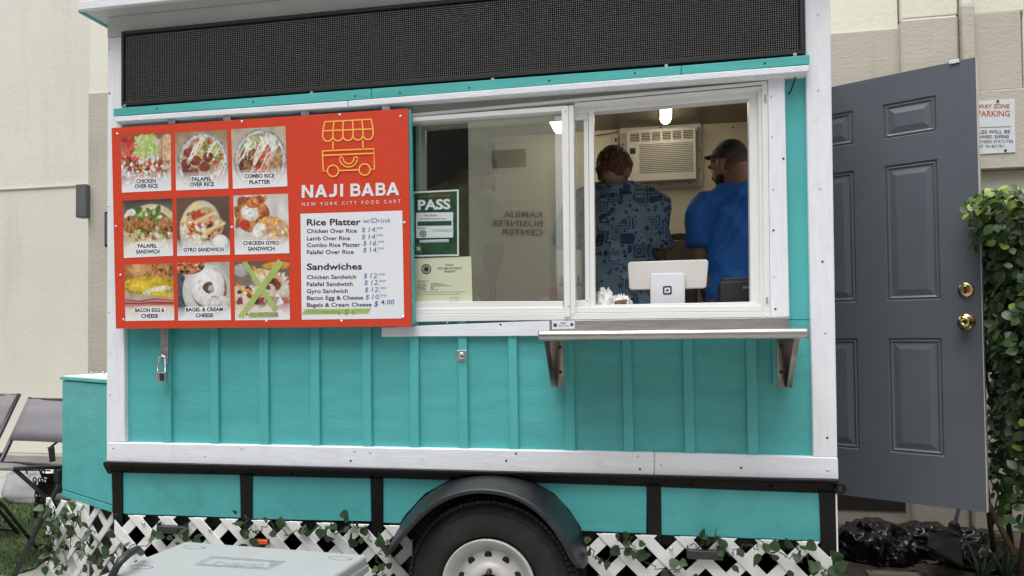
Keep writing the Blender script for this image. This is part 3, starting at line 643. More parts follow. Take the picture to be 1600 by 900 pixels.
# fender: an arched moulded strip with a rolled front lip
outer = [(601, 872), (612, 838), (634, 803), (664, 771), (700, 749), (735, 739.5), (766, 737.5), (800, 740), (835, 750), (866, 768), (890, 794), (907, 820), (918, 850), (923, 884)]
front = [(600, 873), (622, 846), (650, 811), (680, 786), (710, 772), (740, 767), (766, 767), (798, 773), (828, 787), (853, 808), (873, 834), (887, 858), (897, 880), (910, 890)]
vs, fs = [], []; rows = []
for (ox, oy), (fx, fy) in zip(outer, front):
    a = at(ox, oy, .0); c_ = at(fx, fy, -.27)
    A = Vector((a.x, 0, a.z)); Cc = Vector((c_.x, -.27, c_.z))
    ctr = Vector((xw, 0, zw)); n_ = (Vector((A.x, 0, A.z))-ctr); n_.normalize()
    row = [A, A.lerp(Cc, .55), A.lerp(Cc, .85)+n_*.002, Cc+n_*.012+Vector((0, .012, 0)), Cc+n_*.010+Vector((0, 0, 0)), Cc-n_*.004+Vector((0, -.004, 0)), Cc-n_*.012, Cc-n_*.008+Vector((0, .008, 0)), A.lerp(Cc, .85)-n_*.004, A-n_*.006]
    rows.append(row)
n = len(rows[0])
for r_ in rows: vs += r_
fs = [(i*n+j, i*n+(j+1) % n, (i+1)*n+(j+1) % n, (i+1)*n+j) for i in range(len(rows)-1) for j in range(n)] + [tuple(range(n))[::-1], tuple((len(rows)-1)*n+j for j in range(n))]
fo = MB().add(vs, fs, True).build('fender', M['fender'], cart)
md = fo.modifiers.new('sub', 'SUBSURF'); md.levels = md.render_levels = 2
# ------------------------------------------------------------------ tongue box on the left
def V2(x, y, z): return Vector((x, y, z))
bx0, by0, bx1, by1 = XL-.03, .05, at(97, 700, .33).x, .33
zb0 = at(172, 794, .05).z; zb1 = at(97, 592, .33).z+.012
dn = Vector((bx1-bx0, by1-by0, 0)).normalized()
tb = MB().slab([(bx0, by0, zb0+.015), (bx1, by1, zb0+.015), (bx1, by1, zb1-.02), (bx0, by0, zb1-.02)], (0.05, 1.1, 0)).build('storage_box', M['teal_h'], cart, .003)
nb = Vector((-dn.y, dn.x, 0)); nb = nb if nb.y < 0 else -nb
MB().slab([(bx0, by0, zb0-.02), (bx1, by1, zb0-.02), (bx1, by1, zb0+.011), (bx0, by0, zb0+.011)], (.05, 1.1, 0)).build('base_rail', M['teal_h'], tb, .002)
e = nb*.008-dn*0
MB().slab([Vector((bx0, by0, zb1-.016))+e, Vector((bx1, by1, zb1-.016))+e+dn*.008, Vector((bx1, by1, zb1))+e+dn*.008, Vector((bx0, by0, zb1))+e], (.05, 1.1, 0)).build('lid', M['teal_new'], tb, .002)
MB().slab([Vector((bx0, by0, zb1+.0005)), Vector((bx1, by1, zb1+.0005)), Vector((bx1+.05, by1+1.1, zb1+.0005)), Vector((bx0+.05, by0+1.1, zb1+.0005))], (0, 0, .003)).build('lid_top', M['white_tex'], tb, 0)
p = at(152, 592, .42)
MB().tube([(p.x-.04, .42, zb1), (p.x-.04, .42, zb1+.016), (p.x-.034, .42, zb1+.022), (p.x+.034, .42, zb1+.022), (p.x+.04, .42, zb1+.016), (p.x+.04, .42, zb1)], .004, 8).build('handle', M['chrome'], tb)
MB().slab([Vector((bx0+.02, by0+.12, .02)), Vector((bx1+.06, by1+.12, .02)), Vector((bx1+.06, by1+.12, zb0-.022)), Vector((bx0+.02, by0+.12, zb0-.022))], (0, .02, 0)).build('tongue_shade_sheet', M['black'], tb)  # added black sheet stands in for the shade under the tongue box
# tongue coupler with chain
pc = at(80, 762, .75)
tg = MB().tube([(XL, 1.0, .5), (pc.x+.05, .78, .5)], .03, 4).build('tongue', M['black'], cart)
mb = MB().box(pc.x-.05, pc.x+.06, .70, .80, pc.z-.03, pc.z+.03).tube([(pc.x, .75, pc.z-.16), (pc.x, .75, pc.z+.08)], .022, 10).tube([(pc.x-.05, .75, pc.z+.07), (pc.x+.05, .75, pc.z+.07)], .012, 8).box(pc.x-.08, pc.x-.03, .72, .78, pc.z-.01, pc.z+.015)
mb.build('coupler', M['rust'], tg, .003)
for ch_ in range(4):
    for k in range(10):
        t = k/9; c_ = Vector((pc.x-.055+.032*ch_+.012*math.sin(t*3+ch_), .69-.01*ch_, pc.z+.055-t*.20+(.05 if ch_ == 2 else 0)))
        a = (k % 2)*PI/2+.3; L_ = .015
        pts = [c_+Vector((math.cos(u)*L_*.6*math.cos(a), math.cos(u)*L_*.6*math.sin(a), math.sin(u)*L_)) for u in np.linspace(0, 2*PI, 9)]
        MB().tube(pts, .0035, 5, False).build('chain_link', M['rust_dark'], tg)
# ------------------------------------------------------------------ door, standing open at the right end
DZ = -.05
def dirpt(px, py, Y): r_ = ray(px, py); return CAM + r_*(Y/r_.y)
Pf = dirpt(1534, 500, 3.694); Pn = dirpt(1306.5, 500, 3.99)
du = Vector((Pf.x-Pn.x, Pf.y-Pn.y, 0)).normalized(); dnn = Vector((du.y, -du.x, 0)); dnn = dnn if dnn.y < 0 else -dnn
dO = Vector((Pf.x, Pf.y, 0)); dfun = lambda x, y: plane_at(x, y, dO, dnn)
def duv(x, y): p = dfun(x, y); return (p-dO).dot(du), p.z
def dpt(u, z, out=0.0): return dO + du*u + Vector((0, 0, z)) + dnn*out
z_top = duv(1525, 90)[1]; z_bot = duv(1543, 802)[1]; ztl = duv(1300, 135)[1]; zbl = duv(1313, 772)[1]
z_top = (z_top+ztl)/2; z_bot = (z_bot+zbl)/2
DW = -.885
def dbox(name, u0, u1, z0, z1, o0, o1, m, parent, bevel=.002):
    mb = MB(); a = [dpt(u0, z0, o0), dpt(u1, z0, o0), dpt(u1, z1, o0), dpt(u0, z1, o0)]
    mb.slab(a, dnn*(o1-o0)); return mb.build(name, m, parent, bevel)
panels = []
def prect(tl, br): a, b = duv(*tl), duv(*br); return a[0], b[0], b[1], a[1]
R1 = prect((1379, 158), (1464, 215)); R2 = prect((1381, 255), (1469, 470)); R3 = prect((1386, 527), (1476, 714))
us = [R1[0], R2[0], R3[0]]; ue = [R1[1], R2[1], R3[1]]; u0, u1 = sum(us)/3, sum(ue)/3
Lr = (duv(1333, 172)[0]+duv(1335, 400)[0]+duv(1342, 600)[0])/3; w_ = u1-u0
cols = [(Lr-w_, Lr), (u0, u1)]
zr_ = [(duv(1464, 205)[1], duv(1464, 148)[1]), (duv(1469, 468)[1], duv(1466, 248)[1]), (duv(1476, 714)[1], duv(1472, 528)[1])]
# slab with recessed panels: stiles and rails around the openings
door = dbox('door', DW, 0, z_bot, z_top, -.044, -.010, M['door'], cart, 0)
ul = [DW, cols[0][0], cols[0][1], cols[1][0], cols[1][1], 0]
zl = [z_bot, zr_[2][0], zr_[2][1], zr_[1][0], zr_[1][1], zr_[0][0], zr_[0][1], z_top]
mb = MB(); vs = []; fs = []
for zz in zl:
    for uu in ul: vs.append(dpt(uu, zz, 0))
for j in range(7):
    for i in range(5):
        if i in (1, 3) and j in (1, 3, 5): continue
        a = j*6+i; fs.append((a, a+1, a+7, a+6))
mb.add(vs, fs)
for (a, b), (a2, b2) in (((0, 5), (42, 47)),): pass
mb.add([dpt(DW, z_bot, 0), dpt(0, z_bot, 0), dpt(0, z_bot, -.0101), dpt(DW, z_bot, -.0101)], [(0, 1, 2, 3)])
mb.add([dpt(DW, z_top, 0), dpt(0, z_top, 0), dpt(0, z_top, -.0101), dpt(DW, z_top, -.0101)], [(0, 1, 2, 3)])
mb.add([dpt(0, z_bot, 0), dpt(0, z_top, 0), dpt(0, z_top, -.0101), dpt(0, z_bot, -.0101)], [(0, 1, 2, 3)])
mb.build('door_skin', M['door'], door)
dbox('edge_strip', .0005, .004, z_bot, z_top, -.044, -.001, M['edge_white'], door, 0)
for (ua, ub) in cols:
    for (za, zb) in zr_:
        prof = [(0, 0), (.006, -.008), (.014, -.003), (.022, -.009), (.026, -.009), (.052, -.002), (.052, -.002)]
        vs = []; fs = []
        for d_, o_ in prof:
            vs += [dpt(ua+d_, za+d_, o_), dpt(ub-d_, za+d_, o_), dpt(ub-d_, zb-d_, o_), dpt(ua+d_, zb-d_, o_)]
        for k in range(len(prof)-1):
            for j in range(4): fs.append((k*4+j, k*4+(j+1) % 4, k*4+4+(j+1) % 4, k*4+4+j))
        k = (len(prof)-1)*4; fs.append((k, k+1, k+2, k+3))
        MB().add(vs, fs).build('door_panel', M['door'], door)
def dlathe(name, u, z_, prof, m, n=28):
    c_ = dpt(u, z_); vs = []
    for r_, t in prof:
        for j in range(n):
            w_2 = 2*PI*j/n; vs.append(c_+du*(r_*math.cos(w_2))+Vector((0, 0, r_*math.sin(w_2)))+dnn*t)
    k = len(prof); fs = [(i*n+j, i*n+(j+1) % n, (i+1)*n+(j+1) % n, (i+1)*n+j) for i in range(k-1) for j in range(n)]+[tuple((k-1)*n+j for j in range(n))]
    return MB().add(vs, fs, True).build(name, m, door)
uk, zk = duv(1509.5, 453); ud, zd = duv(1510, 503)
db = dlathe('deadbolt', uk, zk, [(.034, 0), (.034, .004), (.03, .010), (.024, .012), (.001, .012)], M['brass'])
c_ = dpt(uk, zk, .012)
mb = MB(); mb.slab([c_+du*a+Vector((0, 0, b)) for a, b in ((-.006, -.018), (.006, -.018), (.007, .018), (-.007, .018))], dnn*.012); mb.build('thumb_turn', M['brass'], db, .002)
for s_ in (-1, 1):
    mb = MB(); mb.slab([c_+du*(a*s_)+Vector((0, 0, b)) for a, b in ((.006, -.006), (.018, -.004), (.018, .006), (.006, .008))], dnn*.006); mb.build('red_mark', mat('worn red enamel', (.4, .06, .03), .4), db)
kn = dlathe('door_knob', ud, zd, [(.038, 0), (.038, .003), (.033, .009), (.02, .013), (.014, .02), (.014, .032), (.022, .040), (.028, .050), (.027, .060), (.018, .066), (.008, .066), (.007, .063), (.001, .063)], M['brass'])
dbox('key_slot', ud-.002, ud+.002, zd-.005, zd+.005, .066, .068, M['rust'], kn, 0)
a = duv(1488, 98); dbox('magnet_tab', a[0]-.012, a[0]+.028, a[1]-.006, a[1]+.010, .0, .008, M['white_tex'], door, .001)
# ================================================================== SIGNS ON THE CART
# programmable LED sign
ly = -.05
L0 = at(188, 49, ly); L1 = at(190, 165, ly); LR = at(1256, 50, ly)
lx0, lx1, lz0, lz1 = (L0.x+L1.x)/2, LR.x, at(1256, 84, ly).z*.5+L1.z*.5, L0.z
led = thing('led_sign', ((lx0+lx1)/2, ly, lz0), 'long black unlit dot matrix display above the serving window', 'sign')
B('cabinet', (lx0+.012, lx1-.012, ly+.012, -.0225, lz0+.012, lz1-.012), M['led_face'], led, 0)
fw = .016
B('frame_rail', (lx0, lx1, ly, -.023, lz1-fw, lz1), M['led_black'], led, .002); B('frame_rail', (lx0, lx1, ly, -.023, lz0, lz0+fw), M['led_black'], led, .002)
B('frame_rail', (lx0, lx0+fw*.8, ly+.0008, -.0238, lz0+fw, lz1-fw), M['led_black'], led, .001); B('frame_rail', (lx1-fw*.8, lx1, ly+.0008, -.0238, lz0+fw, lz1-fw), M['led_black'], led, .001)
pitch = (lz1-lz0-2*fw)/36.0; nx = int((lx1-lx0-2*fw)/pitch)
mb = MB(); r_ = pitch*.235
for i in range(nx):
    for j in range(35):
        x, z = lx0+fw+pitch*(i+.6), lz0+fw+pitch*(j+.8)
        mb.add([(x+r_*math.cos(a), ly+.009, z+r_*math.sin(a)) for a in (.78, 2.36, 3.93, 5.5)], [(3, 2, 1, 0)])
o = mb.build('diode', M['led_dot'], led, fix=False); o['kind'] = 'stuff'
mb = MB()
for j in range(36): z = lz0+fw+pitch*(j+.3); mb.box(lx0+fw, lx1-fw, ly+.006, ly+.0115, z-.0008, z+.0008)
o = mb.build('louvre', M['led_black'], led); o['kind'] = 'stuff'
for x, y in ((487, 145), (770, 124.5), (1041, 103), (1242, 85.5), (195, 165.5)):
    p = at(x, y, ly-.001); B('bracket_tab', (p.x-.006, p.x+.006, ly-.003, ly-.0002, p.z-.004, p.z+.006), M['sw'], led, 0)
# teal sliding shutter that carries the menu board
Q('sliding_shutter', [(178, 202), (641.5, 171.5), (646.5, 507), (185, 509)], -.056, -.03, M['teal_h'], cart, .003)
for x, y in ((270, 190), (356, 185), (478, 177), (604, 168.5)):
    p = at(x, y, -.04); MB().box(p.x-.018, p.x+.018, -.052, -.028, p.z-.012, p.z+.012).build('roller_bracket', M['zinc'], cart, .002)
Q('siding_panel', [(190, 196), (598, 168), (600, 499.4), (190, 499.4)], Y0, .03, M['teal_v'], cart, 0)
# menu board
my = -.064; mo = onplane(my-.0008); mo2 = onplane(my-.0014); mo3 = onplane(my-.0019)
p0 = at(410, 513, my)
mnu = thing('menu_board', (p0.x, my, p0.z), 'bright red menu board with nine food photos and price list on the sliding shutter', 'menu board')
MB().q([(174, 200), (637.5, 169.5), (643, 510), (181, 513.5)], my, -.0575).build('board', M['red'], mnu, .0006)
for x, y in ((183,209.5),(377.8,190.2),(530.7,179.5),(625.5,181.7),(181,354),(362,355.5),(631.8,348),(192.5,499.5),(416,502),(533.5,501.8),(629.5,495.5),(641,425) if 0 else (188,430)):
    p = at(x, y, my); MB().lathe([(.0065, 0), (.006, -.0015), (.002, -.0035)], p, 'y', 10).build('screw', M['sw'], mnu)
# the nine pictures, painted as small coloured cells
NX, NY = 88, 98
def canvas(bg1, bg2, nz=.12, vert=True):
    y, x = np.mgrid[0:NY, 0:NX]; u, v = x/(NX-1), y/(NY-1); t = v[..., None] if vert else u[..., None]
    c = np.array(bg1)*(1-t)+np.array(bg2)*t
    c = c*(1+nz*smooth_noise(8)[..., None]); return c
def smooth_noise(s):
    g = rng.normal(0, 1, (s+2, s+2)); yy = np.linspace(0, s, NY); xx = np.linspace(0, s, NX); yi = yy.astype(int); xi = xx.astype(int)
    fy = (yy-yi)[:, None]; fx = (xx-xi)[None]; fy = fy*fy*(3-2*fy); fx = fx*fx*(3-2*fx)
    a = g[yi][:, xi]; b = g[yi][:, xi+1]; c = g[yi+1][:, xi]; d = g[yi+1][:, xi+1]
    return (a*(1-fx)+b*fx)*(1-fy)+(c*(1-fx)+d*fx)*fy
GU, GV = np.meshgrid(np.linspace(0, 1, NX), np.linspace(0, 1, NY))
def ell(c, cx, cy, rx, ry, col, rot=0, nz=.15, edge=.06, shade=.25, wob=0, clip=None):
    x, y = GU-cx, GV-cy; cr, sr = math.cos(rot), math.sin(rot); X, Y = x*cr+y*sr, -x*sr+y*cr
    d = np.sqrt((X/rx)**2+(Y/ry)**2)
    if wob: d = d+wob*smooth_noise(7)
    a = np.clip((1-d)/edge, 0, 1)
    if clip is not None: a = a*clip
    sh = (1+nz*smooth_noise(26)+shade*(-(Y/ry)*.6-(X/rx)*.3))*(1-.25*np.clip(d, 0, 1)**3)
    c[:] = c*(1-a[..., None])+np.clip(np.array(col)*sh[..., None], 0, 1)*a[..., None]
    return np.clip((1-d)/edge, 0, 1)
def lin(c, pts, w, col, al=1.0, clip=None):
    d = np.full_like(GU, 9.)
    for (x0, y0), (x1, y1) in zip(pts[:-1], pts[1:]):
        dx, dy = x1-x0, y1-y0; t = np.clip(((GU-x0)*dx+(GV-y0)*dy)/(dx*dx+dy*dy+1e-9), 0, 1); d = np.minimum(d, np.hypot(GU-x0-t*dx, GV-y0-t*dy))
    a = np.clip(1.3-d/w, 0, 1)*al
    if clip is not None: a = a*clip
    c[:] = c*(1-a[..., None])+np.array(col)*a[..., None]
def bits(c, n, box, cols, s=(.015, .05), clip=None, asp=1.6):
    for _ in range(n):
        x, y = rng.uniform(box[0], box[2]), rng.uniform(box[1], box[3]); r = rng.uniform(*s)
        ell(c, x, y, r*asp, r, cols[rng.integers(len(cols))], rng.uniform(0, 3), .1, .35, .3, clip=clip)
def fade(c, v0=.66, amt=.95, col=(.80, .82, .86)):
    a = np.clip((GV-v0)/(1.0-v0), 0, 1)**.6*amt; c[:] = c*(1-a[..., None])+np.array(col)*a[..., None]
BR, DB, RD, LG, GN, WH, TN, OR = (.3,.13,.05), (.07,.03,.018), (.5,.045,.03), (.42,.55,.16), (.13,.26,.05), (.72,.72,.68), (.55,.38,.2), (.7,.25,.05)
pics = []
# 1 chicken over rice
c = canvas((.2,.09,.05), (.6,.5,.38)); ell(c, .5, .62, .56, .6, (.62,.6,.58), nz=.1)
bits(c, 60, (.2,.45,1,.75), [(.65,.4,.1), (.55,.3,.08), TN], (.015,.04)); bits(c, 34, (.0,.08,.38,.52), [RD,(.62,.1,.06),(.4,.02,.02)], (.04,.08)); bits(c, 80, (.3,.04,.72,.38), [LG,(.55,.65,.28),(.3,.45,.1)], (.015,.04), asp=2.6)
ell(c, .9, .26, .17, .25, (.62,.42,.24), .2); ell(c, 1.0, .42, .17, .1, (.7,.5,.32), .5); lin(c, [(.82,.04),(.8,.44)], .015, (.35,.2,.1))
bits(c, 70, (.0,.45,.95,.85), [DB,BR,(.42,.2,.1),(.2,.07,.04)], (.02,.05)); bits(c, 40, (.0,.42,.9,.85), [WH,(.8,.78,.74)], (.012,.045)); bits(c, 14, (.1,.5,.8,.8), [RD], (.02,.04)); fade(c); pics.append(c)
# 2, 3 round foil dishes
for k in range(2):
    c = canvas((.3,.2,.11) if k == 0 else (.45,.38,.28), (.6,.5,.4)); ell(c, .52, .54, .49, .52, (.34,.36,.4), nz=.4, edge=.02, shade=0); ell(c, .52, .54, .46, .49, (.62,.64,.66), nz=.3, edge=.02, shade=0)
    m_ = ell(c, .52, .54, .42, .45, (.45,.3,.18), nz=.3, edge=.03)
    bits(c, 90, (.1,.2,.95,.9), [BR,TN,(.6,.5,.35),(.35,.2,.1)], (.015,.035), m_)
    if k == 0:
        bits(c, 70, (.45,.1,.95,.6), [LG,GN,(.6,.68,.4)], (.02,.04), m_); bits(c, 26, (.45,.15,.95,.6), [RD], (.015,.03), m_)
        for x, y in ((.25,.35),(.38,.5),(.2,.55),(.35,.72),(.55,.62),(.62,.45),(.18,.7)): ell(c, x, y, .1, .09, (.2,.045,.03), nz=.3, clip=m_)
    else:
        bits(c, 60, (.15,.12,.8,.4), [LG,GN,(.7,.72,.6)], (.02,.045), m_); bits(c, 60, (.05,.35,.5,.75), [(.16,.04,.03),DB,BR], (.02,.05), m_); bits(c, 40, (.4,.3,.7,.85), [RD,(.6,.12,.04)], (.02,.04), m_); bits(c, 9, (.5,.12,.8,.35), [WH], (.03,.05), m_)
    for i in range(13 if k == 0 else 16):
        x = rng.uniform(-.1, .9); y = rng.uniform(.35, 1.0); j_ = rng.normal(0, .03, 8); L_ = rng.uniform(.5, 1.1)
        lin(c, [(x+j_[0], y), (x+.09*L_+j_[1], y-.16*L_+j_[2]), (x+.14*L_, y-.2*L_+j_[3]), (x+.28*L_, y-.42*L_+j_[4])], rng.uniform(.007, .016), (.82,.79,.74), .9, m_)
    fade(c, .68); pics.append(c)
# 4 falafel sandwich
c = canvas((.05,.04,.04), (.5,.5,.48)); ell(c, .5, .55, .55, .42, (.6,.48,.3)); ell(c, .62, .3, .42, .22, (.66,.55,.36), .1); ell(c, .52, .42, .44, .24, (.35,.32,.14), nz=.5); bits(c, 30, (.2,.15,.9,.45), [GN,LG,(.06,.14,.03)], (.03,.07)); bits(c, 20, (.3,.25,.9,.7), [RD,(.4,.05,.12),WH], (.02,.04)); bits(c, 6, (.0,.2,.2,.4), [WH], (.03,.06))
for x, y in ((.16,.42),(.48,.45),(.85,.47)): ell(c, x, y, .17, .16, (.32,.15,.05), nz=.45, shade=.5, wob=.04); bits(c, 8, (x-.12,y-.12,x+.12,y+.1), [(.6,.42,.2)], (.006,.012))
bits(c, 26, (.1,.55,.95,.78), [RD,GN,LG,WH], (.02,.045)); ell(c, .5, .86, .5, .15, (.72,.66,.5)); fade(c, .7); pics.append(c)
# 5 gyro
c = canvas((.14,.085,.06), (.11,.07,.055), vert=False); ell(c, .45, .55, .4, .5, (.62,.56,.46), .1, edge=.03)
for i in range(9): lin(c, [(.08+.03*i, .42-.03*i), (.34+.02*i, .1+.01*i)], .02, (.75,.6,.3))
for k, (x, y) in enumerate(((.42,.42),(.6,.6))):
    ell(c, x, y, .34, .2, (.62,.42,.2), -.6); bits(c, 30, (x-.22,y-.16,x+.22,y+.16), [RD,WH,BR,(.5,.25,.2),DB], (.02,.05)); lin(c, [(x-.3,y+.22),(x,y-.03),(x+.3,y-.14)], .03, (.75,.56,.3))
bits(c, 14, (.1,.3,.4,.7), [RD,OR,WH], (.02,.05)); bits(c, 16, (.3,.68,.6,.88), [(.5,.06,.1),WH,LG], (.02,.045)); ell(c, .82, .76, .15, .11, (.75,.76,.76), nz=.02); fade(c, .72); pics.append(c)
# 6 chicken gyro
c = canvas((.55,.53,.5), (.62,.6,.58)); ell(c, .33, .32, .33, .32, (.4,.17,.05), nz=.6, wob=.05); bits(c, 30, (.05,.05,.6,.55), [(.6,.2,.05),DB,OR,(.3,.08,.03)], (.03,.06)); ell(c, .3, .3, .17, .14, WH, wob=.1); ell(c, .35, .14, .13, .09, (.6,.2,.06), nz=.4); ell(c, .2, .5, .1, .09, RD)
ell(c, .7, .62, .33, .25, (.65,.35,.1), .3, nz=.4); ell(c, .5, .62, .17, .15, WH, wob=.1); bits(c, 30, (.55,.48,.95,.78), [(.5,.2,.1),TN,(.62,.35,.2),WH], (.02,.05)); bits(c, 10, (.2,.7,.5,.85), [OR], (.02,.04)); fade(c, .7); pics.append(c)
# 7 bacon egg
c = canvas((.3,.15,.08), (.55,.5,.45)); ell(c, .45, .13, .6, .2, (.45,.2,.07), nz=.4); ell(c, .3, .1, .2, .12, (.6,.33,.14)); ell(c, .5, .38, .58, .17, (.55,.4,.03), nz=.3); ell(c, .35, .4, .3, .1, (.7,.5,.05)); ell(c, .65, .47, .3, .07, (.72,.66,.4), -.15); ell(c, .8, .55, .3, .05, (.6,.45,.05), .1)
for i in range(5): lin(c, [(-.05, .62+.03*i), (.3, .66+.02*i+.04*(i % 2)), (.6, .62+.03*i), (1.05, .66+.02*i)], .02, ((.35,.05,.05), (.6,.25,.2), (.22,.03,.04))[i % 3])
ell(c, .6, .85, .6, .12, (.66,.5,.3)); fade(c, .74); pics.append(c)
# 8 bagel with cream cheese
c = canvas((.38,.36,.34), (.6,.58,.56)); ell(c, .0, .55, .2, .45, (.08,.08,.09), nz=.3); ell(c, .55, .5, .46, .48, (.62,.62,.62), nz=.05, edge=.02); ell(c, .6, .46, .35, .38, (.33,.18,.08), nz=.3); ell(c, .58, .43, .335, .355, (.76,.77,.76), nz=.06, wob=.02)
bits(c, 9, (.3,.15,.9,.7), [(.55,.58,.55)], (.01,.03)); ell(c, .6, .43, .085, .1, (.1,.07,.06), wob=.2); ell(c, .64, .46, .06, .07, (.45,.4,.38)); ell(c, .84, .72, .17, .14, (.6,.58,.56), edge=.02); ell(c, .72, .66, .1, .07, (.3,.17,.08), .6); ell(c, .7, .7, .14, .1, (.6,.58,.56))
ell(c, .22, .05, .32, .16, (.4,.14,.05), nz=.9, wob=.03); bits(c, 40, (0,0,.45,.16), [TN,DB,WH], (.006,.012)); fade(c, .76); pics.append(c)
# 9 hot dogs
c = canvas((.12,.08,.05), (.45,.35,.3)); ell(c, .12, .15, .14, .12, (.4,.38,.36)); ell(c, .8, .08, .3, .07, (.6,.3,.05)); ell(c, .66, .38, .4, .2, (.68,.6,.48), .5); bits(c, 50, (.35,.2,.98,.6), [WH,(.6,.55,.4),(.7,.68,.6)], (.012,.03)); bits(c, 8, (.6,.25,.85,.45), [DB,(.22,.05,.04)], (.04,.07)); lin(c, [(.35,.1),(.45,.2),(.5,.14),(.6,.3),(.75,.22),(.85,.35)], .025, (.7,.33,.06))
ell(c, .32, .65, .42, .2, (.68,.55,.42), .4); bits(c, 60, (.0,.4,.7,.8), [WH,(.6,.56,.42)], (.012,.03)); bits(c, 10, (.05,.4,.65,.75), [(.25,.05,.05),DB], (.04,.06)); lin(c, [(.05,.4),(.15,.5),(.25,.48),(.35,.6),(.5,.58)], .025, (.7,.33,.06)); ell(c, .2, .82, .3, .1, (.62,.42,.28)); bits(c, 14, (.75,.6,1,.85), [(.45,.12,.12),WH], (.03,.06)); fade(c, .72); pics.append(c)
rects = [((188.5,211.5),(267,207),(267.5,297.5),(190.5,301)), ((273.5,207.5),(355,202.5),(357,294.5),(275,297.5)), ((361,202),(446,197),(449,291),(364,295)),
         ((192,313.5),(269,310),(270.5,399.5),(193.5,403)), ((275.5,309.5),(357.5,306),(359.5,398),(277,400)), ((364.5,305.5),(450,302.5),(452,395.5),(367,398)),
         ((194.5,413.5),(270.5,410.8),(272.5,500.5),(196,501.5)), ((276.5,411),(358.5,409),(361,500),(278.5,501)), ((366,409),(451.5,407),(453,499.5),(367.5,500.5))]
def photo(rc, c, k):
    (a, b, d, e) = [Vector(p) for p in rc]; vs, fs = [], []
    for j in range(NY):
        v = j/(NY-1)
        for i in range(NX):
            u = i/(NX-1); p = (a*(1-u)+b*u)*(1-v)+(e*(1-u)+d*u)*v; vs.append(mo(p.x, p.y))
    fs = [(j*NX+i, j*NX+i+1, (j+1)*NX+i+1, (j+1)*NX+i) for j in range(NY-1) for i in range(NX-1)]
    o = MB().add(vs, fs).build('food_photo', M['print'], mnu, fix=False)
    ca = o.data.color_attributes.new('ink', 'FLOAT_COLOR', 'POINT'); cc = np.ones((NX*NY, 4), dtype=np.float32); cc[:, :3] = np.clip(c, 0, 1).reshape(-1, 3)
    ca.data.foreach_set('color', cc.ravel()); return o
names = ['chicken over rice', 'falafel over rice in a round foil dish', 'combo rice platter in a round foil dish', 'falafel sandwich', 'gyro sandwich', 'chicken gyro sandwich', 'bacon egg and cheese sandwich', 'bagel with cream cheese', 'hot dogs crossed out with green tape']
ph = []
for k in range(9): o = photo(rects[k], pics[k], k); o['label'] = 'printed photo of '+names[k]; ph.append(o)
caps = [[('CHICKEN', 213, 243.5, 285.5), ('OVER RICE', 210.5, 246.5, 294)], [('FALAFEL', 299.5, 331, 282.5), ('OVER RICE', 296.5, 334.5, 291)], [('COMBO RICE', 382, 429, 278), ('PLATTER', 389.5, 422.5, 287.5)],
        [('FALAFEL', 215.5, 245.5, 387), ('SANDWICH', 212.5, 249.5, 396)], [('GYRO SANDWICH', 286.5, 349.5, 393)], [('CHICKEN GYRO', 379.5, 436.5, 382.5), ('SANDWICH', 387.5, 429, 391.5)],
        [('BACON EGG &', 211, 257, 487.5), ('CHEESE', 220.5, 247, 496.5)], [('BAGEL & CREAM', 290.5, 348.5, 486.5), ('CHEESE', 305.5, 333.5, 495.5)], [('NYC HOTDOG', 385, 434.5, 494.5)]]
halo = mat('caption halo', (.8, .82, .86), .5)
for k, cs in enumerate(caps):
    for s_, x0, x1, y in cs:
        tilt = -.02 if k < 3 else -.008
        hpx = 5.6
        mb = [(x0-1.5, y+1.8), (x1+1.5, y+1.8+tilt*(x1-x0)), (x1+1.5, y-hpx-1.6+tilt*(x1-x0)), (x0-1.5, y-hpx-1.6)]
        poly(mb, onplane(my-.0011), halo, mnu, 'caption_halo')
        tx(s_, (x0, y), (x1, y+tilt*(x1-x0)), hpx, mo2, M['tape_text' if k == 8 and 0 else 'ink'], mnu, 'caption', bold=.034)
# green tape cross over the hot dog picture
tape_m = M['tape']
for pts in ([(378,409.5),(385.5,408.5),(434,481),(428,488)], [(435,404.5),(443.5,412),(380,496.5),(371,495)], [(388.5,488.2),(431,487.2),(431.5,494.5),(388.5,495.5)]):
    fnp = onplane(my-.0022-.0004*len(pts)*0); poly(pts, onplane(my-.0022-.0003*[378, 435, 388.5].index(pts[0][0])), tape_m, mnu, 'tape_strip')
tx('YC HOTDOG', (390, 494.4), (434, 493.6), 5.6, onplane(my-.0032), M['tape_text'], mnu, 'caption', bold=.034)
# cart emblem in yellow line work
yl = []
def ys(pts, w=2.2): yl.append(stroke(pts, w, mo2))
def arc(cx, cy, rx, ry, a0, a1, n=20): return [(cx+rx*math.cos(a), cy+ry*math.sin(a)) for a in np.linspace(a0, a1, n)]
tL, tR = (507.5, 190.3), (580, 186.3)
def top(u): return (507.5+72.5*u, 190.3-4*u)
def mid(u): return (504.5+78.5*u, 204.5-3.2*u)
ys([tL, tR]); ys([mid(0), mid(1)])
for k in range(6):
    u = k/5; a = top(u); b = mid(u); e = (b[0]+(-.3 if k == 0 else .1), b[1]+(9.5 if k in (0, 5) else 10)); ys([a, b, e])
for k in range(5):
    a, b = mid(k/5), mid((k+1)/5); cx_, cy_ = (a[0]+b[0])/2, (a[1]+b[1])/2+8.6; ys(arc(cx_, cy_, (b[0]-a[0])/2, 8, 0, PI))
ys([(520.5, 221), (520.5, 233)]); ys([(567, 219), (567.5, 231)])
ys([(504, 236), (584.5, 232.5), (585.5, 264.5), (577.5, 265)]); ys([(512.5, 267.5), (505.5, 267.5), (504, 235)]); ys([(505, 243), (584, 239.5)]); ys([(529, 266.8), (562, 265.3)])
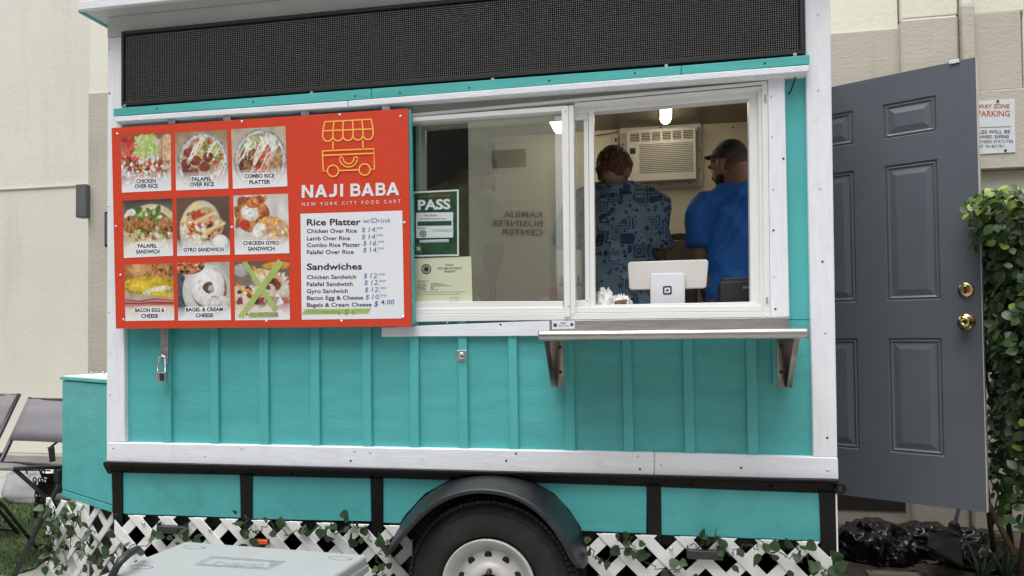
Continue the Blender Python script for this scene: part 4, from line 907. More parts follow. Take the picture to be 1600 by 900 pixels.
ys(arc(520.7, 267, 8.6, 8.8, 0, 2*PI, 32)); ys(arc(570, 265, 8.6, 8.8, 0, 2*PI, 32))
ys(arc(545, 247, 14, 14, .12, PI-.12, 20)[0:] , 2); ys(arc(545, 246.5, 8.6, 9.6, .12, PI-.12), 2); ys(arc(556.2, 247.5, 2.7, 2.4, PI, 2*PI, 8), 2); ys(arc(533.5, 248, 2.7, 2.4, PI, 2*PI, 8), 2)
joinz(*yl).build('emblem', M['yellow'], mnu, fix=False)
def nb(px, py):     # letter design space (board px before tilt) to the board: tilt of the line
    return mo2(px, py-.0285*(px-471))
lw = 4.5; T0, B0 = 289.2, 309.2
def letA(x0, x1):
    xm = (x0+x1)/2; h_ = B0-T0; sl_ = (xm-x0)/h_; w_ = lw*1.08
    o = [(x0, B0), (x0+w_, B0), (x0+w_+sl_*3.3, B0-4.1), (x1-w_-sl_*3.3, B0-4.1), (x1-w_, B0), (x1, B0), (xm+2.2, T0), (xm-2.2, T0)]
    inn = [(x0+w_+sl_*7.0, B0-8), (xm, T0+6.2), (x1-w_-sl_*7.0, B0-8)]
    mb = MB(); P_ = [nb(*p) for p in o+inn]
    return mb.add(P_, [(0, 1, 2, 8, 9, 7), (9, 10, 3, 4, 5, 6), (7, 9, 6), (2, 3, 10, 8)])
def bar(x0, y0, x1, y1): return MB().add([nb(x0, y0), nb(x1, y0), nb(x1, y1), nb(x0, y1)], [(0, 1, 2, 3)])
def letB(x0, x1):
    t1, b1 = T0, B0; h_ = (b1-t1); m_ = t1+h_*.48; q_ = 3.9
    r1 = (m_-t1+q_/2)/2-q_/2; r2 = (b1-m_+q_/2)/2-q_/2
    p1_ = [(x0+2, t1+q_/2), (x1-r1-3.2, t1+q_/2)]+[(x1-r1-3.2+(r1)*math.sin(a), t1+q_/2+r1-r1*math.cos(a)) for a in np.linspace(.2, PI-.2, 9)]+[(x0+2, m_)]
    p2_ = [(x0+2, m_), (x1-r2-2, m_)]+[(x1-r2-2+r2*math.sin(a), m_+(b1-q_/2-m_)/2-(b1-q_/2-m_)/2*math.cos(a)) for a in np.linspace(.2, PI-.2, 9)]+[(x0+2, b1-q_/2)]
    return joinz(bar(x0, t1, x0+lw, b1), stroke(p1_, q_, nb), stroke(p2_, q_, nb))
def letters():
    L_ = [('N', joinz(bar(471.4, T0, 475.9, B0), bar(484.9, T0, 489.4, B0), MB().add([nb(471.4, T0), nb(476, T0), nb(489.4, B0), nb(484.8, B0)], [(0, 1, 2, 3)])))]
    L_ += [('A', letA(491.8, 511.4)), ('J', joinz(bar(521.8, T0, 526.4, B0-5.5), stroke([(524.1, B0-6)]+[(518.6+5.5*math.cos(a), B0-6.2+4.1*math.sin(a)) for a in np.linspace(.1, 2.35, 9)], lw, nb))), ('I', bar(531.6, T0, 536.1, B0))]
    L_ += [('B', letB(547.6, 563.6)), ('A', letA(564.4, 584.4)), ('B', letB(587, 602.8)), ('A', letA(603.4, 624))]
    return L_
for _n, mb_ in letters(): mb_.build('lettering', M['paper_white'], mnu, fix=False)
tx('NEW YORK CITY FOOD CART', (472, 322), (626, 317), 5.2, mo2, M['paper_white'], mnu, space=1.7)
poly([(469.5, 334), (628.5, 329), (631.5, 497.5), (471.5, 499.5)], mo, M['paper_white'], mnu, 'price_panel')
def ml(s_, x0, x1, y, h, m='ink', b=.0, sh=0, sp=1.0): tx(s_, (x0, y), (x1, y-.008*(x1-x0)), h, mo2, M[m], mnu, bold=b, shear=sh, space=sp)
ml('Rice Platter', 479.5, 563.5, 352, 9.5, b=.022); ml('w/Drink', 567.5, 611, 348.5, 7.5, 'ink_blue', -.004, .25)
for s_, x1, y in (('Chicken Over Rice', 557.5, 364), ('Lamb Over Rice', 547, 375.5), ('Combo Rice Platter', 563, 386), ('Falafel Over Rice', 552.5, 397)): ml(s_, 479.5, x1, y, 6, b=.014)
ml('Sandwiches', 479.5, 565.5, 421.5, 9.5, b=.022)
for s_, x1, y in (('Chicken Sandwich', 556.5, 436), ('Falafel Sandwich', 551, 447), ('Gyro Sandwich', 543.5, 458), ('Bacon Egg & Cheese', 567.5, 468.5), ('Bagels & Cream Cheese', 580.5, 479.5)): ml(s_, 479.5, x1, y, 6, b=.014)
for k, (a, y) in enumerate((('14.', 362.5), ('14.', 373.5), ('16.', 383.5), ('14.', 394), ('12.', 434.5), ('12.', 445), ('12.', 456), ('10.', 467.5))):
    dx = [0, 0, 2, 2, 3, 4, 5, 6][k]
    ml('$', 565+dx, 571+dx, y, 7, 'ink_blue', -.004, .2); ml(a, 575.5+dx, 588.5+dx, y, 7.5, 'ink_blue', -.004, .15); ml('oo', 588.5+dx, 598+dx, y-4.5, 4.5, 'ink_blue', -.004, .2)
ml('$', 584.5, 591, 478.5, 8, 'ink_blue2', .008, .2); ml('4.00', 595, 616, 475.5, 7, 'ink_blue2', .004, .1)
poly([(475.5, 483), (580, 481.8), (575, 490.2), (471.5, 491.5)], onplane(my-.0012), M['tape'], mnu, 'tape_strip')
ml('NYC Hotdog', 479.5, 532, 490, 6, 'tape_text', .014); ml('$ 6.', 538, 557, 491.5, 8, 'tape_text', 0, .2); ml('oo', 556, 566, 486, 4.5, 'tape_text', 0, .2)
# green pass placard and permit
gy = .0095
pas = thing('pass_placard', at(680, 400, gy), 'dark green PASS card in a clear sleeve taped to the left window pane', 'placard')
fo1, fo2 = onplane(gy-.0015), onplane(gy-.0022)
poly([(645, 299.5), (716.7, 296), (717, 399.7), (646, 401)], onplane(gy), M['paper_white'], pas, 'card')
poly([(647, 302), (714, 298.5), (714.3, 397), (648, 398.5)], onplane(gy-.0007), M['green_card'], pas, 'card_print')
poly([(640, 297), (719, 292.5), (720.5, 403), (640, 404)], onplane(gy-.003), M['sleeve'], pas, 'sleeve')
poly([(650, 332.5), (708, 331.5), (708, 371), (650, 372)], fo1, M['paper_white'], pas, 'info_panel'); poly([(652.5, 346), (705.5, 345), (705.5, 352), (652.5, 353)], fo2, M['green_card'], pas, 'bar')
poly([(656, 375), (701, 373.8), (701, 378), (656, 379)], fo1, M['paper_white'], pas, 'strip')
tx('PASS', (653.2, 327.6), (704, 326), 14.5, fo1, M['paper_white'], pas, bold=.035)
tx('State of Hawaii', (671, 305.3), (689, 304.8), 1.6, fo1, M['orange'], pas); tx('Department of Health - Food Safety Program', (655, 308), (703.5, 306.5), 1.7, fo1, M['orange'], pas)
for s_, a, b, y, h in (('Naji Baba', 662, 683, 338, 3), ('99-128 Kamehameha Hwy', 657, 697, 343.2, 2.6), ('6/20/24', 653, 665, 358, 2.4), ('This placard remains the property of the State', 676, 706, 359.5, 1.5), ('and may be removed only by the department', 676, 706, 362, 1.5), ('STATE HEALTH INSPECTION', 658, 699, 377.8, 1.8)):
    tx(s_, (a, y), (b, y-.3), h, fo2, M['ink'], pas)
def ring(cx_, cy_, r0, r1, fn_): 
    vs = []; n = 28
    for k in range(n): a = 2*PI*k/n; vs += [fn_(cx_+r0*math.cos(a), cy_+r0*math.sin(a)), fn_(cx_+r1*math.cos(a), cy_+r1*math.sin(a))]
    return MB().add(vs, [(2*k, 2*k+1, (2*k+3) % (2*n), (2*k+2) % (2*n)) for k in range(n)])
join(ring(661, 365, 3.6, 5, fo2), ring(661, 365, 1, 2.3, fo2)).build('seal', M['ink'], pas, fix=False)
poly([(648, 381), (657, 379.5), (659.5, 396), (650, 397)], fo1, M['aloe'], pas, 'corner_picture'); poly([(650.5, 386), (656, 385), (657.5, 391), (651.5, 391.5)], fo2, M['cream_paper'], pas, 'corner_picture')
per = thing('permit_sheet', at(690, 480, gy), 'cream food establishment permit sheet below the green PASS card', 'permit')
poly([(646, 404), (736.3, 400.6), (738.5, 479.5), (645, 481.5)], onplane(gy-.0008), M['cream_paper'], per, 'sheet')
join(ring(666, 420.5, 6.3, 7.8, fo1), ring(666, 420.5, 0.1, 3.6, fo1), ring(666, 420.5, 4.4, 5.2, fo1)).build('seal', M['ink'], per, fix=False)
def pt(s_, a, b, y, h, m='ink'): tx(s_, (a, y), (b, y-.4), h, fo1, M[m], per)
pt('FOOD', 696, 708.5, 416, 3.4); pt('ESTABLISHMENT', 684.5, 722.5, 421.2, 3.4); pt('PERMIT', 694.5, 712, 426.2, 3.4); pt('NAJI BABA LLC', 652, 671, 440.3, 2)
for i, (s_, w_) in enumerate((('OWNER NAME', 12), ('FACILITY NUMBER', 14), ('FACILITY ADDRESS', 15), ('EXPIRATION', 10), ('RISK CATEGORY', 13), ('MAIL ADDRESS', 13))):
    pt(s_, 652.5, 652.5+w_, 444+i*2, 1.5); pt(('NAJI BABA LLC', '44-121 STREET, KANEOHE HI', '99-128 KAMEHAMEHA HWY, AIEA HI 96701', 'DATE', 'ISSUED', '3/31/2026')[i], 673, 673+(16, 24, 33, 6, 5, 12)[i], 443.6+i*2, 1.5)
pt('This permit is issued to operate a food establishment in accordance with the rules of the Department of Health', 651, 726, 457, 1.5); pt('and may be suspended for cause. The permit shall be posted in a place visible to the public.', 651, 719, 460.5, 1.5)
stroke([(703, 466.5), (705, 463.5), (706, 467), (709, 464), (710, 466.5), (713, 464.5), (714, 466.5), (718, 465)], .5, fo1).build('signature', M['ink'], per, fix=False); pt('Director of Health', 702, 717, 471, 1.6)
# ------------------------------------------------------------------ stainless shelf
sp_ = at(1050, 520, -.15)
shf = thing('serving_shelf', (sp_.x, -.02, sp_.z-.3), 'stainless steel shelf with rolled front edge mounted under the serving window', 'shelf')
a0, a1 = at(860, 505, YT), at(1233, 500, YT); f0, f1 = at(843, 524, -.31), at(1261, 521, -.31)
ztop, zbot = (at(843, 516, -.32).z+at(1261, 513, -.32).z)/2, (at(843, 532, -.31).z+at(1261, 530, -.31).z)/2
zb_ = (at(859, 501.5, -.02).z+at(1233, 495.5, -.02).z)/2
B('backsplash', (a0.x, a1.x, YT-.004, YT-.0005, ztop-.02, zb_), M['stainless'], shf, .001)
xs0, xs1 = (a0.x+f0.x)/2-.003, (a1.x+f1.x)/2+.003
xs0, xs1 = f0.x, f1.x
B('shelf_top', (xs0, xs1, -.305, YT-.005, ztop-.012, ztop-.009), M['stainless'], shf, 0)
B('shelf_lip', (a0.x, a1.x, YT-.012, YT-.0045, ztop-.009, ztop-.004), M['stainless'], shf, .001)
rr = (ztop-zbot)/2
mb = MB(); n = 14; vs = []
for xx in (xs0-.004, xs0+.003, xs1-.003, xs1+.004):
    q_ = rr*(1 if xs0+.002 < xx < xs1-.002 else .9)
    for j in range(n): a = 2*PI*j/n; vs.append((xx, -.305+q_*math.cos(a)*.9, zbot+rr+q_*math.sin(a)))
fs = [(i*n+j, i*n+(j+1) % n, (i+1)*n+(j+1) % n, (i+1)*n+j) for i in range(3) for j in range(n)]+[tuple(range(n))[::-1], tuple(3*n+j for j in range(n))]
mb.add(vs, fs, True).build('rolled_edge', M['stainless'], shf)
for (xt, sg_) in ((866, 1), (1231, -1)):
    c_ = at(xt, 570, -.04).x
    zlo = at(1230, 606, -.03).z
    bk = MB().slab([(c_-.012*sg_, -.025, zlo), (c_-.012*sg_, -.045, zlo), (c_-.012*sg_, -.24, zbot+.012), (c_-.012*sg_, -.025, zbot+.012)], (.003*sg_, 0, 0)).build('bracket', M['stainless_v'], shf, .0005)
    MB().slab([(c_-.0125*sg_, -.0235, zlo), (c_+.036*sg_, -.0235, zlo), (c_+.036*sg_, -.0235, zbot+.012), (c_-.0125*sg_, -.0235, zbot+.012)], (0, .002, 0)).build('flange', M['stainless_v'], bk, 0)
    MB().slab([(c_-.0091*sg_, -.046, zlo+.002), (c_+.0069*sg_, -.046, zlo+.002), (c_+.0069*sg_, -.236, zbot+.01), (c_-.0091*sg_, -.236, zbot+.01)], (0, .002, 0)).build('flange', M['stainless_v'], bk, 0)
    for zz in (zbot-.03, zlo+.06): MB().lathe([(.007, 0), (.007, -.003)], (c_+.022*sg_, -.0236, zz), 'y', 8).build('bolt', M['rust'], bk)
    B('packer', (min(c_+.037*sg_, c_+.052*sg_), max(c_+.037*sg_, c_+.052*sg_), -.0225, -.001, zlo+.01, zbot+.01), M['teal_v'], shf, 0)
stk = onplane(YT-.0048)
poly([(862.5, 501.5), (898, 500.3), (898, 513.5), (862.5, 514.5)], stk, M['sign_white'], shf, 'maker_label')
stk2 = onplane(YT-.0053); tx('Kelly', (876, 506), (884, 505.8), 2.2, stk2, M['blue_label'], shf, bold=.03); tx('Metal Works', (873, 510), (889, 509.8), 1.8, stk2, M['blue_label'], shf, bold=.02)
join(ring(867.5, 508, .1, 3, stk2), ring(893.5, 507, .1, 2.6, stk2)).build('maker_mark', M['blue_label'], shf, fix=False)
# hasp, padlock, cam lock
hz = at(257, 540, -.03)
P = [at(251, 515.5, -.03), at(264, 515.5, -.03), at(262.5, 568, -.03), at(252, 568, -.03)]
hs_ = MB().slab([(P[0].x, -.034, P[0].z+.03), (P[1].x, -.034, P[1].z+.03), (P[2].x, -.034, P[2].z), (P[3].x, -.034, P[3].z)], (0, .004, 0)).build('hasp', M['zinc'], cart, .001)
for y0_, y1_, o_ in ((517, 519.5, -.037), (522, 534, -.0365), (537, 538.5, -.038), (545, 553, -.0362)):
    MB().q([(254, y0_), (261.5, y0_), (261, y1_), (253.5, y1_)], o_, -.0345).build('hasp_ridge', M['zinc'], hs_, .0008)
pk = at(252, 588, -.05)
pad = thing('padlock', (pk.x, -.05, at(252, 597, -.05).z), 'silver laminated padlock hanging open from the hasp below the menu board', 'padlock')
bz0, bz1 = at(252, 596.5, -.05).z, at(252, 581, -.05).z; bx_0, bx_1 = at(246, 588, -.05).x, at(260.5, 588, -.05).x
for k in range(6):
    h_ = (bz1-bz0)/6; B('body_plate', (bx_0, bx_1, -.062, -.038, bz0+k*h_, bz0+(k+1)*h_-.0008), M['zinc'], pad, .001)
B('label_plate', ((bx_0*.55+bx_1*.45), bx_1-.004, -.0635, -.0622, bz0+.006, bz1-.008), M['chrome'], pad, 0)
s0, s1 = at(258.5, 581, -.05), at(246.5, 579, -.05); r_s = .5*(s0.x-s1.x)
arcp = [(s0.x, -.05, bz1-.004), (s0.x, -.05, at(258, 561, -.05).z)] + [((s0.x+s1.x)/2+.002+r_s*math.cos(a), -.05, at(252, 563, -.05).z+r_s*math.sin(a)) for a in np.linspace(.1, PI-.1, 9)] + [(s1.x, -.05, at(247, 570, -.05).z), (s1.x-.001, -.05, at(246, 579, -.05).z)]
MB().tube(arcp, .0045, 8).build('shackle', M['chrome'], pad)
MB().lathe([(.006, .002), (.006, -.002)], at(253, 556, -.04), 'y', 10).build('staple', M['zinc'], hs_)
P = at(721.5, 555.8, Y0-.018); cl = B('cam_lock', (P.x-.021, P.x+.021, Y0-.019, Y0-.016, P.z-.023, P.z+.023), M['zinc'], cart, .001)
MB().lathe([(.016, 0), (.015, -.007), (.011, -.011), (.010, -.010), (.001, -.010)], (P.x, Y0-.019, P.z), 'y', 20).build('lock_cylinder', M['chrome'], cl)
for dx in (-.016, .016):
    for dz in (-.018, .018): MB().lathe([(.0028, 0), (.002, -.0015)], (P.x+dx, Y0-.019, P.z+dz), 'y', 8).build('rivet', M['sw'], cl)
# hook under the ledge
p = at(1240, 125, -.01); cdm = MB().tube([at(1243, 121, -.02), at(1241, 128, -.03), at(1236, 141, -.02), at(1232, 147, -.012)], .003, 6).build('hook', M['black'], cart)
MB().tube([at(1236, 140, -.02), at(1233, 148, -.01), at(1240, 150, -.012), at(1246, 170, -.012), at(1238, 172, -.012), at(1234, 160, -.012)], .0012, 4).build('wire', M['teal_v'], cart)
# ================================================================== INSIDE THE CART
def flat(px, y): return at(px[0], px[1], y)
ya = 1.70
P0, P1 = at(979, 204, ya), at(1088, 279, ya)
ac = thing('air_conditioner', ((P0.x+P1.x)/2, 1.79, P1.z), 'white window air conditioner mounted high on the rear interior wall', 'air conditioner')
ax0, ax1, az0, az1 = P0.x, P1.x, P1.z, P0.z
gx0, gx1 = at(999, 240, ya).x, at(1083.5, 240, ya).x; gz0, gz1 = at(1040, 271, ya).z, at(1040, 224, ya).z
tx0, tx1 = at(984, 210, ya).x, at(1083, 210, ya).x; tz0, tz1 = at(1040, 219, ya).z, at(1040, 205.5, ya).z
B('casing', (ax0, ax1, ya+.025, 1.795, az0, az1), M['ac'], ac, .004)
for a in ((ax0, ax1, ya, ya+.026, tz1, az1), (ax0, ax1, ya, ya+.026, gz1, tz0), (ax0, ax1, ya, ya+.026, az0, gz0), (ax0, gx0, ya, ya+.026, gz0, gz1), (gx1, ax1, ya, ya+.026, gz0, gz1), (ax0, tx0, ya, ya+.026, tz0, tz1), (tx1, ax1, ya, ya+.026, tz0, tz1)): B('bezel', a, M['ac'], ac, .0015)
B('grille_back', (gx0-.002, gx1+.002, ya+.018, ya+.024, gz0, gz1), M['ac_dark'], ac, 0); B('grille_back', (tx0, tx1, ya+.018, ya+.024, tz0, tz1), M['ac_dark'], ac, 0)
for k in range(16):
    z = gz0+(gz1-gz0)*(k+.5)/16; B('slat', (gx0, gx1, ya+.003, ya+.017, z-.0032, z+.0032), M['ac'], ac, 0)
for k in range(1, 6): x = tx0+(tx1-tx0)*k/6; B('divider', (x-.006, x+.006, ya+.001, ya+.017, tz0, tz1), M['ac'], ac, 0)
for k in range(5): z = tz0+(tz1-tz0)*(k+.5)/5; B('vane', (tx0, tx1, ya+.006, ya+.017, z-.002, z+.002), M['ac'], ac, 0)
P = at(988.5, 236, ya); B('display', (P.x-.018, P.x+.018, ya-.002, ya-.0003, P.z-.018, P.z+.018), M['ink'], ac, .001)
for k in range(6): B('button', (P.x-.005, P.x+.005, ya-.0015, ya-.0002, P.z-.035-k*.014, P.z-.030-k*.014), M['grey_text'], ac, 0)
F0, F1 = at(968, 195, 1.775), at(1097, 291, 1.775)
trm = mat('cream timber frame', (.6, .57, .52), .55, var=.08, bump=.2)
for a in ((F0.x, F1.x, 1.775, 1.799, az1+.002, F0.z), (F0.x, F1.x, 1.775, 1.799, F1.z, az0-.002), (F0.x, ax0-.002, 1.776, 1.7985, az0-.001, az1+.001), (ax1+.002, F1.x, 1.776, 1.7985, az0-.001, az1+.001)): B('ac_surround', a, trm, cart, .002)
for x, y in ((973,226),(1033,199),(1092,200),(1093,235),(1093,265),(1033,288),(1077,286),(1145,199)): MB().lathe([(.006, 0), (.004, -.003)], at(x, y, 1.774), 'y', 8).build('screw', M['rust'], cart)
P = at(963.5, 220, 1.78); ol = B('outlet', (P.x-.022, P.x+.010, 1.785, 1.7992, P.z-.035, P.z+.035), M['ac'], cart, .002)
B('socket', (P.x-.012, P.x, 1.7835, 1.7849, P.z-.004, P.z+.02), M['ac_dark'], ol, 0)
MB().tube([at(1099, 245, 1.78), at(1097, 262, 1.78), at(1098, 280, 1.78), at(1094, 292, 1.78), at(1092, 310, 1.78)], .003, 6).build('cable', trm, cart)
MB().tube([at(930, 212, 1.78), at(950, 209, 1.78), at(968, 205, 1.78)], .003, 6).build('cable', M['rust'], cart)
# lamps under the ceiling
def clamp(name, x0, x1, yend, label):
    L_ = thing(name, ((x0+x1)/2, yend-.5, zce), label, 'ceiling lamp', 'lit tube lamps on the cart ceiling')
    B('base', (x0-.006, x1+.006, yend-.7, yend-.02, zce-.012, zce-.0005), M['ac'], L_, .002)
    xm, w_ = (x0+x1)/2, (x1-x0)/2; n = 16; prof = [(xm+w_*math.cos(a), zce-.0125-.03*math.sin(a)) for a in np.linspace(0, PI, 9)]
    mb = MB(); vs = []; ys_ = [yend-.68, yend-.03, yend-.012, yend-.004]; ks = [1, 1, .85, .5]
    for y_, k in zip(ys_, ks): vs += [(xm+(x-xm)*k, y_, zce-.0125+(z-zce+.0125)*k) for x, z in prof]
    m_ = len(prof); fs = [(i*m_+j, i*m_+j+1, (i+1)*m_+j+1, (i+1)*m_+j) for i in range(3) for j in range(m_-1)]+[tuple(range(m_)), tuple(3*m_+j for j in range(m_))[::-1]]
    mb.add(vs, fs, True).build('diffuser', M['lamp'], L_)
c1 = atz(1032, 188, zce-.03); c2 = atz(1048.5, 188, zce-.03); e1 = atz(1040, 193, zce-.03)
clamp('tube_lamp', c1.x, c2.x, e1.y, 'lit tube lamp on the dark ceiling above the air conditioner')
c1 = atz(862, 200, zce-.03); e1 = atz(870, 208, zce-.03)
clamp('tube_lamp', c1.x, c1.x+.07, e1.y, 'lit tube lamp seen at the top right corner of the left glass pane')
# the point of sale tablet
yt_ = .16
pq = at(1043, 475, yt_)
pos = thing('tablet_stand', (pq.x, yt_, wz0), 'white tablet till on a stand, its back and square emblem facing the customer', 'tablet')
def rrect(px, r, y, n=5):
    (ax_, ay), (bx_, by_), (cx_, cy_), (dx_, dy_) = px; C_ = [(ax_, ay, 1, 1), (bx_, by_, -1, 1), (cx_, cy_, -1, -1), (dx_, dy_, 1, -1)]; out = []
    for k, (x, y_, sx, sy_) in enumerate(C_):
        ox, oy = x+sx*r, y_+sy_*r; a0 = [PI, 1.5*PI, 0, .5*PI][k]
        for j in range(n+1): a = a0+.5*PI*j/n; p = at(ox+r*math.cos(a), oy+r*math.sin(a), y); out.append((p.x, p.z))
    return out[::-1]
tb_ = MB().prism(rrect([(981, 409), (1107, 405.3), (1104, 450.5), (983, 453)], 5, yt_), yt_, yt_+.045).build('tablet_housing', M['pos'], pos, .004, 2)
MB().prism(rrect([(985, 407.5), (1103, 404.3), (1101, 446), (986, 449)], 4, yt_+.046), yt_+.046, yt_+.052).build('screen', M['ink'], tb_, .001)
MB().prism(rrect([(1016, 427), (1070, 426.3), (1070.5, 482), (1016.2, 482.5)], 5, yt_-.02), yt_-.02, yt_-.002).build('stand', M['pos_stand'], pos, .004, 2)
B('foot', (at(1018, 470, yt_).x, at(1069, 470, yt_).x, yt_-.03, yt_+.15, wz0-.03, wz0-.018), M['pos_stand'], pos, .003)
def logo(x0, y0, x1, y1, r, fn_y, d, m): MB().prism(rrect([(x0, y0), (x1, y0-.2), (x1, y1-.2), (x0, y1)], r, fn_y), fn_y, fn_y+d).build('emblem', m, pos, 0)
logo(1035.8, 447, 1049.6, 460.3, 2.6, yt_-.0212, .0011, M['ink']); logo(1038.2, 449.5, 1047.2, 458, 1, yt_-.0216, .0003, M['pos_stand']); logo(1040.9, 452, 1044.6, 455.4, .4, yt_-.0221, .0004, M['ink'])
# receipt printer
rp = thing('receipt_printer', at(1150, 473, .2), 'charcoal receipt printer on the counter at the right end of the window', 'printer')
MB().q([(1125, 441), (1200, 436), (1200, 476), (1125.5, 476)], .14, .29).build('body', M['printer'], rp, .004)
MB().q([(1129.5, 434), (1199, 432.5), (1200, 440), (1126, 443)], .145, .28).build('lid', M['printer'], rp, .005)
tx('EPSON', (1161, 451), (1178, 450.5), 3.6, onplane(.1388), M['grey_text'], rp, bold=.02)
# paper towel roll, bottle, pink cloth, plastic bag, curved appliance
tp = thing('paper_towel', at(888, 470, .2), 'upright white paper towel roll behind the mullion', 'paper towel')
p = at(888, 470, .24); r_ = .5*(at(909, 430, .24).x-at(866, 430, .24).x); zt_ = at(888, 392, .24).z
MB().lathe([(.02, 0), (r_, 0), (r_, zt_-wz0+.03), (.02, zt_-wz0+.03)], (p.x, .24, wz0-.03), 'z', 36, closed=True).build('roll', M['towel'], tp)
MB().lathe([(.019, 0), (.019, zt_-wz0+.05), (.01, zt_-wz0+.055)], (p.x, .24, wz0-.03), 'z', 14).build('core', M['tan'], tp)
def bottle(px, label):
    p = at(px, 470, .13); b_ = thing('glass_bottle', (p.x, .13, wz0-.03), label, 'bottle', 'small glass bottles beside the paper towel roll')
    MB().lathe([(.001, 0), (.032, 0), (.034, .01), (.034, .085), (.028, .105), (.012, .13), (.011, .15), (.001, .15)], (p.x, .13, wz0-.03), 'z', 20).build('body', M['glass2'], b_)
    MB().lathe([(.036-.002, .002), (.0345, .004), (.0345, .02), (.033, .022)], (p.x, .13, wz0-.03), 'z', 20).build('content', mat('dark sauce', (.08, .05, .03), .4), b_)
    MB().lathe([(.013, .145), (.013, .158), (.005, .163), (.004, .19)], (p.x, .13, wz0-.03), 'z', 12).build('cap', M['printer'], b_)
bottle(904, 'small clear glass bottle seen in the narrow gap right of the mullion'); bottle(878, 'small clear glass bottle just left of the mullion, behind the left pane')
def blob(c_, r, amp, freq, n=28, m=18, floor=None, ridge=False, seed=0):
    mb = MB().ball((0, 0, 0), 1, n, m); vs = []
    for p in mb.v:
        p = Vector(p); d = p.normalized(); q_ = Vector((p.x*r[0], p.y*r[1], p.z*r[2]))
        nn = noise.noise((d+Vector((seed, 0, 0)))*freq); nn2 = noise.noise((d+Vector((seed, 5, 0)))*freq*2.3)
        if ridge: nn = 1-2*abs(nn)-.5; nn2 = .7-2*abs(nn2)
        q_ = q_*(1+amp*nn+amp*.55*nn2)+Vector(c_)
        if floor is not None and q_.z < floor: q_.z = floor
        vs.append(q_)
    o = MB(); o.v = [tuple(v) for v in vs]; o.f = mb.f; o.sm = [True]*len(mb.f); return o
p = at(856, 470, .16); pc_ = thing('pink_cloth', (p.x, .16, wz0-.03), 'crumpled pink cloth cap with white print behind the left pane', 'cap')
cr_ = .5*(at(881, 460, .16).x-at(831, 460, .16).x); ch2 = at(856, 446, .16).z-wz0+.03
blob((p.x, .16, wz0-.03), (cr_, .08, ch2), .1, 1.6, floor=wz0-.03, seed=3).build('cloth', M['pink'], pc_)
q_ = at(851, 466, .07); mb = MB()
for k in range(9):
    a = at(843+k*1.8, 466-2.5*math.sin(k*2.1), .075); b = at(845+k*1.8, 470-2*math.cos(k*1.7), .075); mb.tube([a, (a+b)/2+Vector((.004, 0, .002)), b], .0022, 5)
mb.build('print', M['paper_white'], pc_)
p = at(957, 472, .12); pb = thing('plastic_bag', (p.x, .12, wz0-.03), 'crumpled white plastic bag with wrapped food on the counter left of the tablet', 'plastic bag')
hb = at(945, 455, .12).z-wz0+.03
mb = blob((at(945, 470, .12).x, .12, wz0-.03), (.05, .05, hb), .3, 2.6, 40, 26, wz0-.03, True, 1); mb2 = blob((at(970, 470, .12).x, .13, wz0-.03), (.055, .05, hb*.8), .28, 2.9, 40, 26, wz0-.03, True, 6)
join(mb, mb2).build('film', M['plasticbag'], pb)
MB().q([(960, 470), (980, 467), (978, 480), (960, 480)], .07, .09).build('food_packet', mat('brown wrapped food', (.16, .1, .07), .6, var=.5, vscale=40), pb, .003)
zc0 = ZD+.62
ap = thing('oven_hood', (at(1058, 380, 1.5).x, 1.5, zc0), 'dark appliance with a rounded top on the back counter between the two cooks', 'oven')
a, b = at(1036, 400, 1.45), at(1088, 366, 1.45); n = 14
arcp = [(a.x, zc0), (b.x, zc0), (b.x, b.z-.02)] + [((a.x+b.x)/2+(b.x-a.x)/2*math.cos(t), b.z-.02+.03*math.sin(t)) for t in np.linspace(0, PI, n)[1:-1]] + [(a.x, b.z-.02)]
MB().prism(arcp, 1.45, 1.75).build('body', M['ac_dark'], ap, .004); MB().prism([((x-(a.x+b.x)/2)*.86+(a.x+b.x)/2, (z-zc0)*.9+zc0+.01) for x, z in arcp], 1.444, 1.4495).build('door', M['inner_ceiling'], ap, .002)
# ------------------------------------------------------------------ people
def cap_(mb, p0, r0, p1, r1, n=14, ends=(1, 1)):
    p0, p1 = Vector(p0), Vector(p1); mb.tube([p0, p1], [r0, r1], n)
    if ends[0]: mb.ball(p0, r0*1.0, n, 8)
    if ends[1]: mb.ball(p1, r1*1.0, n, 8)
def tball(mb, c_, r, rot=None):
    t_ = MB().ball((0, 0, 0), r, 18, 12); vs = [Vector(p) for p in t_.v]
    if rot: vs = [rot @ v for v in vs]
    mb.add([v+Vector(c_) for v in vs], t_.f, True)
def remesh(mb, vox, name, m, parent, smooth=6, disp=None):
    me = mb.mesh('tmp', (0, 0, 0)); o = bpy.data.objects.new('tmp', me); COL.objects.link(o)
    md = o.modifiers.new('r', 'REMESH'); md.mode = 'VOXEL'; md.voxel_size = vox; md.use_smooth_shade = True
    ms = o.modifiers.new('s', 'SMOOTH'); ms.iterations = smooth; ms.factor = .5
    dg = bpy.context.evaluated_depsgraph_get(); dg.update(); nm = bpy.data.meshes.new_from_object(o.evaluated_get(dg)); bpy.data.objects.remove(o)
    off = OFF[parent]; co = np.zeros(len(nm.vertices)*3); nm.vertices.foreach_get('co', co); co = co.reshape(-1, 3)
    if disp: co = disp(nm, co)
    co = co-np.array(off); nm.vertices.foreach_set('co', co.ravel()); nm.polygons.foreach_set('use_smooth', [True]*len(nm.polygons)); nm.update()
    nm.name = name; nm.materials.clear(); nm.materials.append(m); ob = bpy.data.objects.new(name, nm); COL.objects.link(ob); ob.parent = parent; OFF[ob] = Vector(off); return ob
